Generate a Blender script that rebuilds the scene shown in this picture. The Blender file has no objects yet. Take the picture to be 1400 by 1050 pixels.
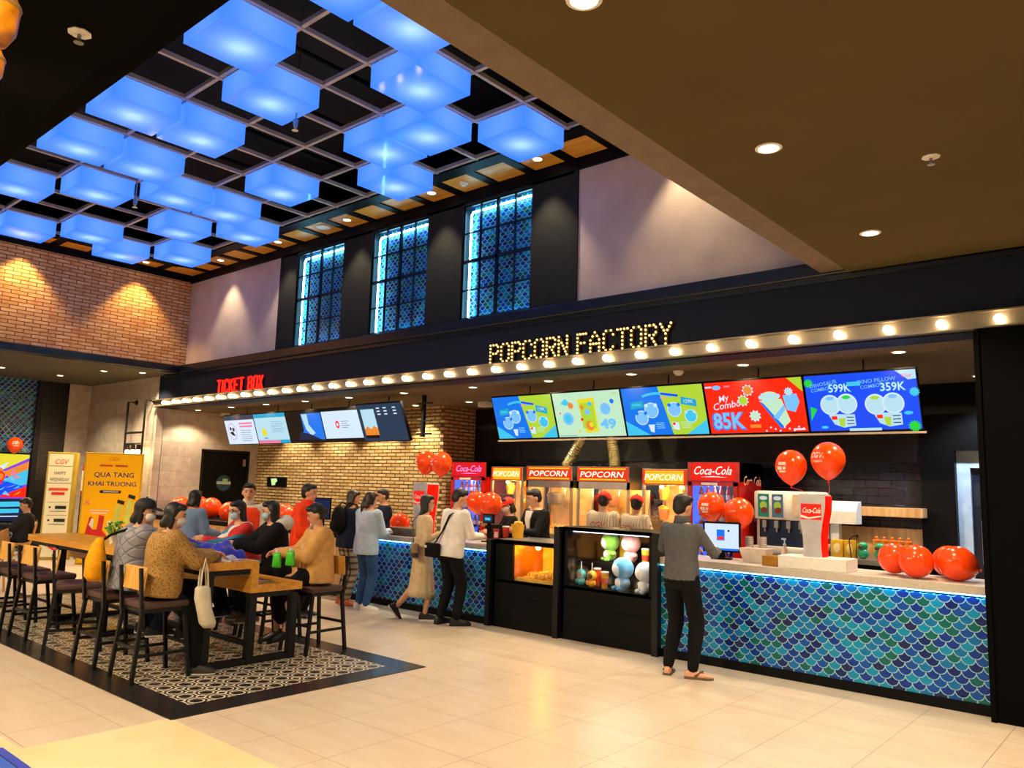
import bpy, bmesh, math, random
from mathutils import Vector, Matrix, Euler
PI = math.pi
sc = bpy.context.scene
COL = sc.collection
random.seed(7)

# ------------------------------------------------------------------ camera
F, PITCH, ROLL, YAW, EYE = 1076.33, .1294976, .02893497, -.71488261, 1.68
_cy, _sy = math.cos(YAW), math.sin(YAW)
_fw = Vector((_sy*math.cos(PITCH), _cy*math.cos(PITCH), math.sin(PITCH)))
_r = Vector((_cy, -_sy, 0)); _u = _r.cross(_fw)
_r2 = _r*math.cos(ROLL) + _u*math.sin(ROLL); _u2 = _u*math.cos(ROLL) - _r*math.sin(ROLL)
cd = bpy.data.cameras.new('camera'); cam = bpy.data.objects.new('camera', cd); COL.objects.link(cam)
cd.sensor_fit = 'HORIZONTAL'; cd.sensor_width = 36; cd.lens = F*36/1400; cd.clip_start = .05; cd.clip_end = 100
m = Matrix((_r2, _u2, -_fw)).transposed().to_4x4(); m.translation = Vector((0, 0, EYE)); cam.matrix_world = m
sc.camera = cam

# ------------------------------------------------------------------ world, exposure
w = bpy.data.worlds.new('world'); sc.world = w; w.use_nodes = True
w.node_tree.nodes['Background'].inputs[0].default_value = (1.0, .88, .74, 1)
w.node_tree.nodes['Background'].inputs[1].default_value = .27
vs = sc.view_settings
sc.display_settings.display_device = 'sRGB'
vs.view_transform = 'Standard'; vs.look = 'None'; vs.exposure = 0.0; vs.gamma = 1.0; vs.use_curve_mapping = False

# ------------------------------------------------------------------ colour and node helpers
def hx(h, s=1.0):
    h = h.lstrip('#'); out = []
    for i in (0, 2, 4):
        c = int(h[i:i+2], 16)/255
        out.append((c/12.92 if c <= .04045 else ((c+.055)/1.055)**2.4)*s)
    return (out[0], out[1], out[2], 1)
class N:
    def __init__(s, name):
        s.m = bpy.data.materials.new(name); s.m.use_nodes = True; s.t = s.m.node_tree
        s.b = s.t.nodes['Principled BSDF']; s.out = s.t.nodes['Material Output']
    def n(s, kind, **kw):
        x = s.t.nodes.new(kind)
        for k, v in kw.items(): setattr(x, k, v)
        return x
    def put(s, sock, v):
        if isinstance(v, bpy.types.NodeSocket): s.t.links.new(v, sock)
        else: sock.default_value = v
    def m_(s, op, a, b=0.0, c=0.0):
        x = s.n('ShaderNodeMath', operation=op); s.put(x.inputs[0], a); s.put(x.inputs[1], b)
        if op in ('MULTIPLY_ADD', 'COMPARE'): s.put(x.inputs[2], c)
        return x.outputs[0]
    def coord(s, kind='Object'): return s.n('ShaderNodeTexCoord').outputs[kind]
    def pos(s): return s.n('ShaderNodeNewGeometry').outputs['Position']
    def sep(s, v):
        x = s.n('ShaderNodeSeparateXYZ'); s.put(x.inputs[0], v); return x.outputs
    def comb(s, a=0.0, b=0.0, c=0.0):
        x = s.n('ShaderNodeCombineXYZ'); s.put(x.inputs[0], a); s.put(x.inputs[1], b); s.put(x.inputs[2], c); return x.outputs[0]
    def noise(s, scale, detail=3, vec=None, out='Fac'):
        x = s.n('ShaderNodeTexNoise'); x.inputs['Scale'].default_value = scale; x.inputs['Detail'].default_value = detail
        s.put(x.inputs['Vector'], vec if vec is not None else s.coord()); return x.outputs[out]
    def mix(s, f, a, b, blend='MIX'):
        x = s.n('ShaderNodeMix', data_type='RGBA', blend_type=blend)
        s.put(x.inputs['Factor'], f); s.put(x.inputs['A'], a) if 0 else None
        s.put(x.inputs[6], a); s.put(x.inputs[7], b); return x.outputs[2]
    def ramp(s, f, stops, const=False):
        x = s.n('ShaderNodeValToRGB'); cr = x.color_ramp
        if const: cr.interpolation = 'CONSTANT'
        while len(cr.elements) < len(stops): cr.elements.new(.5)
        for e, (p, c) in zip(cr.elements, stops): e.position = p; e.color = c
        s.put(x.inputs[0], f); return x.outputs[0]
    def bump(s, h, strength=.3, dist=.01):
        x = s.n('ShaderNodeBump'); x.inputs['Strength'].default_value = strength; x.inputs['Distance'].default_value = dist
        s.put(x.inputs['Height'], h); s.put(s.b.inputs['Normal'], x.outputs[0])
_M = {}
def mat(name, col='#808080', rough=.6, metal=0., coat=0., var=.06, vs_=8., spec=None, bumpy=0., sheen=0.):
    """plain surface with a slight procedural variation of its colour"""
    if name in _M: return _M[name]
    n = N(name); c = hx(col) if isinstance(col, str) else col
    f = n.noise(vs_, 3)
    lo = tuple(x*(1-var*2) for x in c[:3])+(1,); hi = tuple(min(1, x*(1+var*2)) for x in c[:3])+(1,)
    n.put(n.b.inputs['Base Color'], n.ramp(f, [(.3, lo), (.7, hi)]))
    n.b.inputs['Roughness'].default_value = rough; n.b.inputs['Metallic'].default_value = metal
    n.b.inputs['Coat Weight'].default_value = coat
    if spec is not None: n.b.inputs['Specular IOR Level'].default_value = spec
    if sheen: n.b.inputs['Sheen Weight'].default_value = sheen
    if bumpy: n.bump(n.noise(vs_*6, 4), bumpy, .004)
    _M[name] = n.m; return n.m
def glow(name, col, s=1.0, base='#101010'):
    if name in _M: return _M[name]
    n = N(name); n.b.inputs['Base Color'].default_value = hx(base); n.b.inputs['Roughness'].default_value = .4; n.b.inputs['Specular IOR Level'].default_value = .12
    n.b.inputs['Emission Color'].default_value = hx(col); n.b.inputs['Emission Strength'].default_value = s
    _M[name] = n.m; return n.m
def glass(name, tint='#ffffff', k=.88, rough=.05):
    if name in _M: return _M[name]
    n = N(name); t = n.n('ShaderNodeBsdfTransparent'); t.inputs[0].default_value = hx(tint)
    g = n.n('ShaderNodeBsdfGlossy'); g.inputs['Roughness'].default_value = rough; g.inputs['Color'].default_value = (1, 1, 1, 1)
    mx = n.n('ShaderNodeMixShader'); mx.inputs[0].default_value = 1-k
    n.t.links.new(t.outputs[0], mx.inputs[1]); n.t.links.new(g.outputs[0], mx.inputs[2]); n.t.links.new(mx.outputs[0], n.out.inputs[0])
    _M[name] = n.m; return n.m

# ------------------------------------------------------------------ mesh helpers
def BM(): return bmesh.new()
def bx(bm, x0, x1, y0, y1, z0, z1, bev=0., M=None, mi=0):
    vs_ = [bm.verts.new((x, y, z)) for z in (z0, z1) for y in (y0, y1) for x in (x0, x1)]
    fs = [bm.faces.new([vs_[i] for i in q]) for q in ((0, 2, 3, 1), (4, 5, 7, 6), (0, 1, 5, 4), (2, 6, 7, 3), (0, 4, 6, 2), (1, 3, 7, 5))]
    for f in fs: f.material_index = mi
    if bev:
        es = set(e for f in fs for e in f.edges)
        r = bmesh.ops.bevel(bm, geom=list(es), offset=bev, segments=2, affect='EDGES', profile=.5)
        vs_ = list(set(v for v in r['verts']) | set(v for v in vs_ if v.is_valid))
    if M is not None:
        for v in vs_:
            if v.is_valid: v.co = M @ v.co
    return vs_
def cyl(bm, p0, p1, r0, r1=None, n=12, caps=True, mi=0):
    r1 = r0 if r1 is None else r1
    p0 = Vector(p0); p1 = Vector(p1); d = (p1-p0); d = d.normalized() if d.length > 1e-9 else Vector((0, 0, 1))
    a = d.orthogonal().normalized(); b = d.cross(a)
    A = [bm.verts.new(p0+(a*math.cos(2*PI*i/n)+b*math.sin(2*PI*i/n))*r0) for i in range(n)]
    B = [bm.verts.new(p1+(a*math.cos(2*PI*i/n)+b*math.sin(2*PI*i/n))*r1) for i in range(n)]
    for i in range(n):
        f = bm.faces.new((A[i], A[(i+1) % n], B[(i+1) % n], B[i])); f.material_index = mi
    if caps:
        f = bm.faces.new(A[::-1]); f.material_index = mi; f = bm.faces.new(B); f.material_index = mi
def ell(bm, c, r, R=None, u=14, v=9, mi=0):
    r = (r, r, r) if isinstance(r, (int, float)) else r
    M = Matrix.Translation(Vector(c)) @ (R.to_4x4() if R is not None else Matrix.Identity(4)) @ Matrix.Diagonal((*r, 1))
    ret = bmesh.ops.create_uvsphere(bm, u_segments=u, v_segments=v, radius=1, matrix=M)
    if mi:
        for x in ret['verts']:
            for f in x.link_faces: f.material_index = mi
    return ret['verts']
def capsule(bm, p0, p1, r0, r1, n=12):
    cyl(bm, p0, p1, r0, r1, n); ell(bm, p0, r0, u=n, v=8); ell(bm, p1, r1, u=n, v=8)
def tube(bm, pts, r, n=8, mi=0):
    """swept tube along points, r number or list"""
    pts = [Vector(p) for p in pts]; rs = [r]*len(pts) if isinstance(r, (int, float)) else r
    prev = None; rings = []
    for i, p in enumerate(pts):
        d = (pts[min(i+1, len(pts)-1)]-pts[max(i-1, 0)]).normalized()
        if prev is None: a = d.orthogonal().normalized()
        else:
            a = prev - d*prev.dot(d); a = a.normalized() if a.length > 1e-6 else d.orthogonal().normalized()
        prev = a; b = d.cross(a)
        rings.append([bm.verts.new(p+(a*math.cos(2*PI*k/n)+b*math.sin(2*PI*k/n))*rs[i]) for k in range(n)])
    for A, B in zip(rings, rings[1:]):
        for k in range(n):
            f = bm.faces.new((A[k], A[(k+1) % n], B[(k+1) % n], B[k])); f.material_index = mi
    bm.faces.new(rings[0][::-1]).material_index = mi; bm.faces.new(rings[-1]).material_index = mi
def loft(bm, rings, cap=True, mi=0):
    """rings: list of lists of points"""
    vr = [[bm.verts.new(p) for p in r] for r in rings]; n = len(vr[0])
    for A, B in zip(vr, vr[1:]):
        for k in range(n):
            f = bm.faces.new((A[k], A[(k+1) % n], B[(k+1) % n], B[k])); f.material_index = mi
    if cap:
        bm.faces.new(vr[0][::-1]).material_index = mi; bm.faces.new(vr[-1]).material_index = mi
def lathe(bm, prof, n=20, c=(0, 0, 0), mi=0):
    loft(bm, [[Vector((c[0]+max(r, 1e-4)*math.cos(2*PI*k/n), c[1]+max(r, 1e-4)*math.sin(2*PI*k/n), c[2]+z)) for k in range(n)] for r, z in prof], mi=mi)
def prism(bm, poly, axis, a, b, mi=0):
    """extrude a 2D polygon along an axis from a to b"""
    def P(p, t):
        return {'x': (t, p[0], p[1]), 'y': (p[0], t, p[1]), 'z': (p[0], p[1], t)}[axis]
    loft(bm, [[Vector(P(p, a)) for p in poly], [Vector(P(p, b)) for p in poly]], mi=mi)
def obj(name, bm, mats, parent=None, smooth=False, world=False, M=None):
    if M is not None: bm.transform(M)
    if parent is not None and world:
        bm.transform(Matrix.Translation(-abs_loc(parent)))
    bmesh.ops.recalc_face_normals(bm, faces=bm.faces[:])
    me = bpy.data.meshes.new(name); bm.to_mesh(me); bm.free()
    for m_ in (mats if isinstance(mats, (list, tuple)) else [mats]): me.materials.append(m_)
    if smooth:
        me.polygons.foreach_set('use_smooth', [True]*len(me.polygons))
        if smooth != 'all':
            try: me.set_sharp_from_angle(angle=math.radians(40))
            except Exception: pass
    o = bpy.data.objects.new(name, me); COL.objects.link(o)
    if parent is not None: o.parent = parent
    return o
def abs_loc(o):
    v = Vector(o.location); p = o.parent
    while p is not None: v = v + Vector(p.location); p = p.parent
    return v
def thing(name, label, cat, loc=(0, 0, 0), rz=0., group=None):
    o = bpy.data.objects.new(name, None); COL.objects.link(o); o.empty_display_size = .1
    o.location = loc; o.rotation_euler = (0, 0, rz); o['label'] = label; o['category'] = cat
    if group: o['group'] = group
    return o
def tag(o, label, cat, group=None, kind=None):
    o['label'] = label; o['category'] = cat
    if group: o['group'] = group
    if kind: o['kind'] = kind
    return o
def struct(name, bm, m, **k):
    o = obj(name, bm, m, **k); o['kind'] = 'structure'; return o
def dup(o, loc=None, rz=None, label=None, parent=None, group=None):
    c = o.copy(); COL.objects.link(c); c.parent = parent
    for ch in list(o.children): dup(ch, parent=c)
    if loc is not None: c.location = loc
    if rz is not None: c.rotation_euler = (0, 0, rz)
    if label: c['label'] = label
    if group: c['group'] = group
    return c
def box_obj(name, m, *b, parent=None, bev=0., **k):
    bm = BM(); bx(bm, *b, bev=bev); return obj(name, bm, m, parent, **k)
ORD = ['first', 'second', 'third', 'fourth', 'fifth', 'sixth', 'seventh', 'eighth', 'ninth', 'tenth', 'eleventh', 'twelfth', 'thirteenth']
_TX = {}
def text_geo(s, off=0.):
    k = (s, off)
    if k in _TX: return _TX[k]
    cu = bpy.data.curves.new('lettering', 'FONT'); cu.body = s; cu.resolution_u = 2; cu.offset = off
    o = bpy.data.objects.new('lettering', cu); COL.objects.link(o)
    bpy.context.view_layer.update()
    me = bpy.data.meshes.new_from_object(o.evaluated_get(bpy.context.evaluated_depsgraph_get()))
    vs_ = [(v.co.x, v.co.y) for v in me.vertices]; fs = [tuple(p.vertices) for p in me.polygons]
    bpy.data.objects.remove(o); bpy.data.curves.remove(cu); bpy.data.meshes.remove(me)
    wd = max([v[0] for v in vs_] or [0]) - min([v[0] for v in vs_] or [0]); x0 = min([v[0] for v in vs_] or [0])
    _TX[k] = (vs_, fs, wd, x0); return _TX[k]
class Canvas:
    """flat printed shapes on one surface (a display, a poster, a label): one mesh with several materials"""
    def __init__(s, o, r, u, step=.0012, wrap=None):
        s.o = Vector(o); s.r = Vector(r).normalized(); s.u = Vector(u).normalized(); s.n = s.r.cross(s.u)
        s.bm = BM(); s.mats = []; s.k = 1; s.step = step; s.wrap = wrap
    def mi(s, m):
        if m not in s.mats: s.mats.append(m)
        return s.mats.index(m)
    def pt(s, x, y):
        if s.wrap: return s.wrap(x, y, s.k*s.step)
        return s.o + s.r*x + s.u*y + s.n*(s.k*s.step)
    def poly(s, pts, m):
        f = s.bm.faces.new([s.bm.verts.new(s.pt(x, y)) for x, y in pts]); f.material_index = s.mi(m); s.k += 1; return s
    def rect(s, x0, y0, x1, y1, m):
        if s.wrap:
            k = 6; g = [[s.bm.verts.new(s.pt(x0+(x1-x0)*i/k, y0+(y1-y0)*j/k)) for j in range(k+1)] for i in range(k+1)]; q = s.mi(m)
            for i in range(k):
                for j in range(k): s.bm.faces.new((g[i][j], g[i+1][j], g[i+1][j+1], g[i][j+1])).material_index = q
            s.k += 1; return s
        return s.poly([(x0, y0), (x1, y0), (x1, y1), (x0, y1)], m)
    def circ(s, x, y, r, m, ry=None, n=20):
        ry = ry or r; return s.poly([(x+r*math.cos(2*PI*i/n), y+ry*math.sin(2*PI*i/n)) for i in range(n)], m)
    def burst(s, x, y, r, m, n=10, k=.7):
        return s.poly([(x+(r if i % 2 else r*k)*math.cos(PI*i/n), y+(r if i % 2 else r*k)*math.sin(PI*i/n)) for i in range(2*n)], m)
    def line(s, pts, w_, m):
        for (x0, y0), (x1, y1) in zip(pts, pts[1:]):
            d = math.hypot(x1-x0, y1-y0) or 1; nx, ny = -(y1-y0)/d*w_/2, (x1-x0)/d*w_/2
            s.poly([(x0-nx, y0-ny), (x1-nx, y1-ny), (x1+nx, y1+ny), (x0+nx, y0+ny)], m); s.k -= 1
        s.k += 1; return s
    def text(s, t, x, y, size, m, shear=0., off=0., rot=0., width=None, align='C'):
        vs_, fs, wd, x0 = text_geo(t, off); kx = size
        if width: kx = width/wd
        ca, sa = math.cos(rot), math.sin(rot); bv = []
        sh = {'C': wd/2, 'L': 0, 'R': wd}[align]
        for a, b in vs_:
            X = (a-x0-sh)*kx + b*size*shear; Y = b*size
            bv.append(s.bm.verts.new(s.pt(x+X*ca-Y*sa, y+X*sa+Y*ca)))
        k = s.mi(m)
        for f in fs:
            try: s.bm.faces.new([bv[i] for i in f]).material_index = k
            except ValueError: pass
        s.k += 1; return s
    def done(s, name, parent=None, world=True):
        me_bm = s.bm
        if parent is not None and world: me_bm.transform(Matrix.Translation(-abs_loc(parent)))
        me = bpy.data.meshes.new(name); me_bm.to_mesh(me); me_bm.free()
        for m_ in s.mats: me.materials.append(m_)
        o = bpy.data.objects.new(name, me); COL.objects.link(o)
        if parent is not None: o.parent = parent
        return o
def lamp(name, kind, loc, power, col, parent=None, rot=(0, 0, 0), **kw):
    l = bpy.data.lights.new(name, kind); l.energy = power; l.color = hx(col)[:3]
    for k, v in kw.items(): setattr(l, k, v)
    o = bpy.data.objects.new(name, l); COL.objects.link(o); o.location = loc; o.rotation_euler = rot
    if parent is not None: o.parent = parent
    return o

# ------------------------------------------------------------------ surface materials
def scale_tile(name, axis='x', wd=.105, rough=.22):
    """fish-scale ceramic tile: overlapping round scales with pale joints"""
    n = N(name); s = n.sep(n.pos()); u = s[0] if axis == 'x' else s[1]; v = s[2]
    h = wd/2
    k = n.m_('CEIL', n.m_('DIVIDE', v, h))
    dv = n.m_('SUBTRACT', n.m_('MULTIPLY', k, h), v)
    par = n.m_('ABSOLUTE', n.m_('MODULO', k, 2.0))
    uu = n.m_('DIVIDE', u, wd)
    ua = n.m_('ADD', uu, n.m_('MULTIPLY', par, .5))
    ia = n.m_('ROUND', ua); du = n.m_('MULTIPLY', n.m_('SUBTRACT', ua, ia), wd)
    d = n.m_('SQRT', n.m_('ADD', n.m_('MULTIPLY', du, du), n.m_('MULTIPLY', dv, dv)))
    inside = n.m_('LESS_THAN', d, h)
    ub = n.m_('ADD', uu, n.m_('MULTIPLY', n.m_('SUBTRACT', 1.0, par), .5)); ib = n.m_('ROUND', ub)
    idx = n.m_('ADD', n.m_('MULTIPLY', inside, ia), n.m_('MULTIPLY', n.m_('SUBTRACT', 1.0, inside), ib))
    idy = n.m_('SUBTRACT', k, n.m_('SUBTRACT', 1.0, inside))
    wn = n.n('ShaderNodeTexWhiteNoise'); n.put(wn.inputs['Vector'], n.comb(idx, idy, 3.3))
    col = n.ramp(wn.outputs['Value'], [(0, hx('#022c94')), (.2, hx('#006eb4')), (.38, hx('#00605c')), (.54, hx('#061064')), (.66, hx('#008cc0')), (.8, hx('#0048a8')), (.93, hx('#1a1458'))], True)
    col = n.mix(n.m_('MULTIPLY', n.noise(30, 2, n.pos()), .2), col, hx('#0d5f80'))
    n.b.inputs['Specular IOR Level'].default_value = .3
    g = n.m_('LESS_THAN', n.m_('ABSOLUTE', n.m_('SUBTRACT', d, h)), .0036)
    n.put(n.b.inputs['Base Color'], n.mix(g, col, hx('#8cbccc')))
    n.put(n.b.inputs['Roughness'], n.m_('ADD', rough, n.m_('MULTIPLY', g, .5)))
    n.bump(n.m_('SUBTRACT', 1.0, g), .3, .003)
    return n.m
def brick(name, plane, c1, c2, mort, bw=.30, bh=.092, ms=.012, rough=.85, off=.5, var='#b4653a', bump=.8, k=.55):
    n = N(name); s = n.sep(n.pos()); u = s[0] if plane == 'x' else s[1]
    vec = n.comb(u, s[2], 0.0)
    b = n.n('ShaderNodeTexBrick'); b.offset = off; b.inputs['Scale'].default_value = 1
    b.inputs['Brick Width'].default_value = bw; b.inputs['Row Height'].default_value = bh
    b.inputs['Mortar Size'].default_value = ms; b.inputs['Mortar Smooth'].default_value = .15; b.inputs['Bias'].default_value = 0
    # a slightly wobbly joint
    nz = n.n('ShaderNodeTexNoise'); nz.inputs['Scale'].default_value = 9; n.put(nz.inputs['Vector'], vec)
    dist = n.n('ShaderNodeVectorMath', operation='MULTIPLY_ADD'); n.put(dist.inputs[0], nz.outputs['Color'])
    dist.inputs[1].default_value = (.012, .012, 0); n.put(dist.inputs[2], vec)
    n.put(b.inputs['Vector'], dist.outputs[0])
    b.inputs['Color1'].default_value = hx(c1); b.inputs['Color2'].default_value = hx(c2); b.inputs['Mortar'].default_value = hx(mort)
    col = n.mix(n.m_('MULTIPLY', n.ramp(n.noise(7, 5, vec), [(.35, (0, 0, 0, 1)), (.7, (1, 1, 1, 1))]), k), b.outputs['Color'], hx(var))
    n.put(n.b.inputs['Base Color'], col); n.b.inputs['Roughness'].default_value = rough
    if bump:
        hgt = n.m_('ADD', n.m_('MULTIPLY', n.m_('SUBTRACT', 1.0, b.outputs['Fac']), 1.0), n.m_('MULTIPLY', n.noise(40, 4, vec), .4))
        n.bump(hgt, bump, .012)
    return n.m
M_brick_up = brick('pale_red_brick', 'y', '#d8a87c', '#f0d0a8', '#62422c', bw=.25, bh=.064, ms=.008, var='#b0703c')
M_brick_tk = brick('tan_brick', 'x', '#b89a66', '#e8d09c', '#33260f', bw=.25, bh=.064, ms=.012, var='#a07e44')
M_brick_tk2 = brick('tan_brick_return', 'y', '#b89a66', '#e8d09c', '#33260f', bw=.25, bh=.064, ms=.012, var='#a07e44')
M_tile_w = brick('grey_ceramic_panel', 'x', '#ada196', '#c4b9ab', '#9a9084', bw=.6, bh=.3, ms=.004, rough=.5, var='#93877e', bump=.15)
M_tile_w2 = brick('grey_ceramic_panel_return', 'y', '#ada196', '#c4b9ab', '#9a9084', bw=.6, bh=.3, ms=.004, rough=.5, var='#93877e', bump=.15)
M_blackbrick = brick('glossy_black_tile', 'y', '#0b0b0d', '#131316', '#030303', bw=.2, bh=.07, ms=.006, rough=.08, var='#050505', bump=1)
M_slate = brick('glossy_slate_tile', 'x', '#2a2630', '#1c1c28', '#07070a', bw=.3, bh=.1, ms=.006, rough=.12, var='#11131f', bump=.5)
M_slate.node_tree.nodes['Principled BSDF'].inputs['Roughness'].default_value = .12
M_scale = scale_tile('fish_scale_tile'); M_scale_w = scale_tile('fish_scale_tile_window', 'x', .092)
M_black = mat('black_paint', '#050505', .5, spec=.14); M_blackm = mat('black_matt_panel', '#050505', .85, spec=.06)
M_navy = mat('navy_black_fascia', '#151b2e', .6, spec=.2, var=.04)
M_steel_bk = mat('black_powder_coated_steel', '#08080a', .45, spec=.35)
M_plaster = mat('light_tinted_plaster', '#cbbdc6', .9, var=.05, vs_=2.5)  # mauve cast of the blue box light is put into the base colour
M_ceil = mat('brown_black_ceiling_paint', '#564a2e', .85, var=.03, vs_=2, spec=.1)
M_soffit = mat('dark_taupe_soffit', '#62594a', .85, spec=.15, var=.03)
M_wood = None
def wood(name, a, b, rough=.4, axis=0, sc_=1.):
    if name in _M: return _M[name]
    n = N(name); p = n.n('ShaderNodeMapping'); n.put(p.inputs[0], n.pos())
    s_ = [14*sc_]*3; s_[axis] = 1.2*sc_; p.inputs['Scale'].default_value = s_
    f = n.noise(1.6, 6, p.outputs[0])
    n.put(n.b.inputs['Base Color'], n.ramp(f, [(.3, hx(a)), (.72, hx(b))])); n.b.inputs['Roughness'].default_value = rough
    n.bump(f, .08, .002); _M[name] = n.m; return n.m
M_wood = wood('honey_oak', '#b5762a', '#d89a44', .35, 0)
M_wood_y = wood('honey_oak_end', '#b5762a', '#d89a44', .35, 1)
M_oakpale = wood('pale_oak_ply', '#b98a50', '#d9b07a', .45, 2)
M_woodceil = wood('amber_ceiling_ply', '#cf9030', '#e6ac48', .45, 0)
M_steel = mat('brushed_steel', '#a8a6a2', .3, .9, var=.03)
M_white = mat('white_plastic', '#d9d6d0', .4); M_counter = mat('speckled_grey_stone', '#bcb2a6', .35, var=.06, vs_=60)
M_red = mat('glossy_red_enamel', '#b3120c', .25, coat=.4); M_glass = glass('clear_glass')
M_ledge = mat('ledge_blue_tint_metal', '#101624', .25, spec=.7)  # blue in the base colour stands in for the light boxes' reflection
M_grid = mat('grey_grid_steel', '#b0a8a4', .5, .3)
E_bulb = glow('lit_bulb', '#ffdcaa', 34)
E_bulb2 = glow('lit_letter_bulb', '#ffc870', 3.6)
E_down = glow('lit_downlight', '#ffe6b8', 9)
E_led = glow('lit_cyan_strip', '#58ccff', 22)
E = {k: glow('screen_'+k, c, s) for k, (c, s) in {
    'white': ('#d8ecff', 1.0), 'pale': ('#b9e2f2', 1.0), 'sky': ('#7cc4ff', 1.0), 'blue': ('#0a78f0', 1.0), 'deep': ('#0a4cf5', 1.05),
    'lime': ('#b4d838', 1.0), 'mint': ('#c4ecc8', 1.0), 'yellow': ('#ecdf30', 1.0), 'red': ('#ff2408', 1.1), 'orange': ('#f08a30', 1.0), 'black': ('#050810', .6),
    'navy': ('#0e2450', .8), 'grass': ('#20d840', 1.0), 'pink': ('#f080a8', 1.0), 'teal': ('#18a8d0', 1.0), 'grey': ('#7890a0', .8), 'slate': ('#24405c', .8), 'cyan': ('#40c8f0', 1.0), 'violet': ('#8a40e0', 1.0)}.items()}
# ================================================================== THE SETTING
XB, YU = -14.914, 7.365          # brick wall plane, upper wall plane
ZL, ZH = 3.70, 5.65              # low ceiling, high grid
ZS = 3.05                        # canopy soffit
# floor: beige porcelain in a 0.6 m grid
n = N('beige_porcelain_floor'); s = n.sep(n.pos())
gx = n.m_('ABSOLUTE', n.m_('SUBTRACT', n.m_('FRACT', n.m_('DIVIDE', n.m_('ADD', s[0], 30.5+.04), .6)), .5))
gy = n.m_('ABSOLUTE', n.m_('SUBTRACT', n.m_('FRACT', n.m_('DIVIDE', n.m_('ADD', s[1], 30-.13), .6)), .5))
ln = n.m_('MULTIPLY', n.m_('GREATER_THAN', n.m_('MAXIMUM', gx, gy), .4955), .75)
mp = n.n('ShaderNodeMapping'); n.put(mp.inputs[0], n.pos()); mp.inputs['Scale'].default_value = (1, 3.5, 1)
base = n.ramp(n.noise(2.2, 2, mp.outputs[0]), [(.2, hx('#c2af98')), (.8, hx('#cfbea8'))])
n.put(n.b.inputs['Base Color'], n.mix(ln, base, hx('#7a674f')))
n.put(n.b.inputs['Roughness'], n.ramp(n.noise(1.5, 1, n.pos()), [(.1, (.28,)*3+(1,)), (.9, (.34,)*3+(1,))]))
bm = BM(); bx(bm, -27, 5, -7, 13, -.1, 0); struct('floor', bm, n.m)
n = N('pale_cream_marble_floor'); base = n.ramp(n.noise(1.2, 7, n.pos()), [(.35, hx('#dcc698')), (.7, hx('#efdcb2'))])
n.put(n.b.inputs['Base Color'], base); n.b.inputs['Roughness'].default_value = .25; M_pale = n.m
bm = BM(); bx(bm, -5.55, 4.9, 1.9, 2.84, 0, .003); bx(bm, -20, 4.9, -6.9, 1.9, 0, .003); struct('trim_1', bm, M_pale)
# ceilings
bm = BM(); bx(bm, -2.27, 5, -7, 7.3, ZL, ZL+.25); struct('ceiling_right', bm, M_ceil)
bm = BM(); bx(bm, -2.52, -2.27, 1.52, 7.3, ZL+.03, ZL+.28); struct('trim_2', bm, mat('taupe_bulkhead_edge', '#6e5c4c', .7))
bm = BM(); bx(bm, -27, -2.27, -7, 1.42, ZL, ZL+.25); struct('ceiling_near', bm, mat('near_black_ceiling', '#0b0a0a', .95, spec=.04, var=.03))
bm = BM(); bx(bm, -15.0, -2.52, 1.42, 1.56, ZL+.03, ZL+2.9); struct('trim_3', bm, mat('near_black_bulkhead', '#070707', .9, spec=.04))
bm = BM(); bx(bm, -27, XB-.02, 1.42, 7.3, ZL, ZL+.12); struct('ceiling_left', bm, mat('olive_black_ceiling', '#4a4538', .8, var=.03))
bm = BM(); bx(bm, -15.2, 5, 1.4, 7.7, 6.55, 6.7); struct('ceiling_void', bm, mat('black_void_paint', '#08090c', .8))
bm = BM(); bx(bm, -2.52, -2.40, 1.52, 7.3, ZL+.28, 6.6); struct('wall_bulkhead_right', bm, M_blackm)
# upper brick wall (left) with its black ledge
bm = BM(); bx(bm, XB-.25, XB, 1.4, YU, ZL+.12, 5.52); struct('wall_left_brick', bm, M_brick_up)
bm = BM(); bx(bm, XB-.12, XB+.10, 1.5, 7.2, ZL-.01, ZL+.12, bev=.01); struct('trim_4', bm, M_ledge)
bm = BM(); bx(bm, XB-.25, XB+.02, 1.4, YU, 5.52, 5.75); bx(bm, XB, XB+.06, 1.56, 7.3, 5.6, 5.72); struct('trim_5', bm, M_black)
# upper wall: plaster, black window bay, plaster
bm = BM(); bx(bm, XB, -11.72, YU, YU+.25, 3.84, 5.5); struct('wall_back_plaster_left', bm, M_plaster)
bm = BM(); bx(bm, -5.43, 0, YU, YU+.25, 3.84, 5.5); struct('wall_back_plaster_right', bm, M_plaster)
WIN = [(-11.26, -9.99), (-9.29, -8.05), (-7.36, -6.14)]; WZ = (3.88, 5.47)
bm = BM(); xs = [-11.72]+[v for w_ in WIN for v in w_]+[-5.43]
for a, b in zip(xs[::2], xs[1::2]): bx(bm, a, b, YU-.01, YU+.42, 3.84, 5.5)
bx(bm, -11.72, -5.43, YU-.01, YU+.42, 3.84, WZ[0]); bx(bm, -11.72, -5.43, YU-.01, YU+.42, WZ[1], 5.5)
bx(bm, -5.47, -5.41, YU-.02, YU+.1, 3.84, 5.5); bx(bm, -11.75, -11.69, YU-.02, YU+.1, 3.84, 5.5)
struct('wall_back_window_bay', bm, mat('charcoal_bay_paint', '#242830', .85, spec=.2))
bm = BM(); bx(bm, XB, 0, YU-.03, YU+.4, 5.5, 6.6); bx(bm, XB-.25, XB-.02, 1.4, 7.4, 5.75, 6.6); struct('trim_6', bm, M_black)
bm = BM(); bx(bm, -15.6, 5, 7.22, YU+.4, ZL, 3.84, bev=.012); bx(bm, -15.6, 5, 7.27, YU+.2, ZL-.05, ZL); struct('trim_7', bm, M_ledge)
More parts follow.
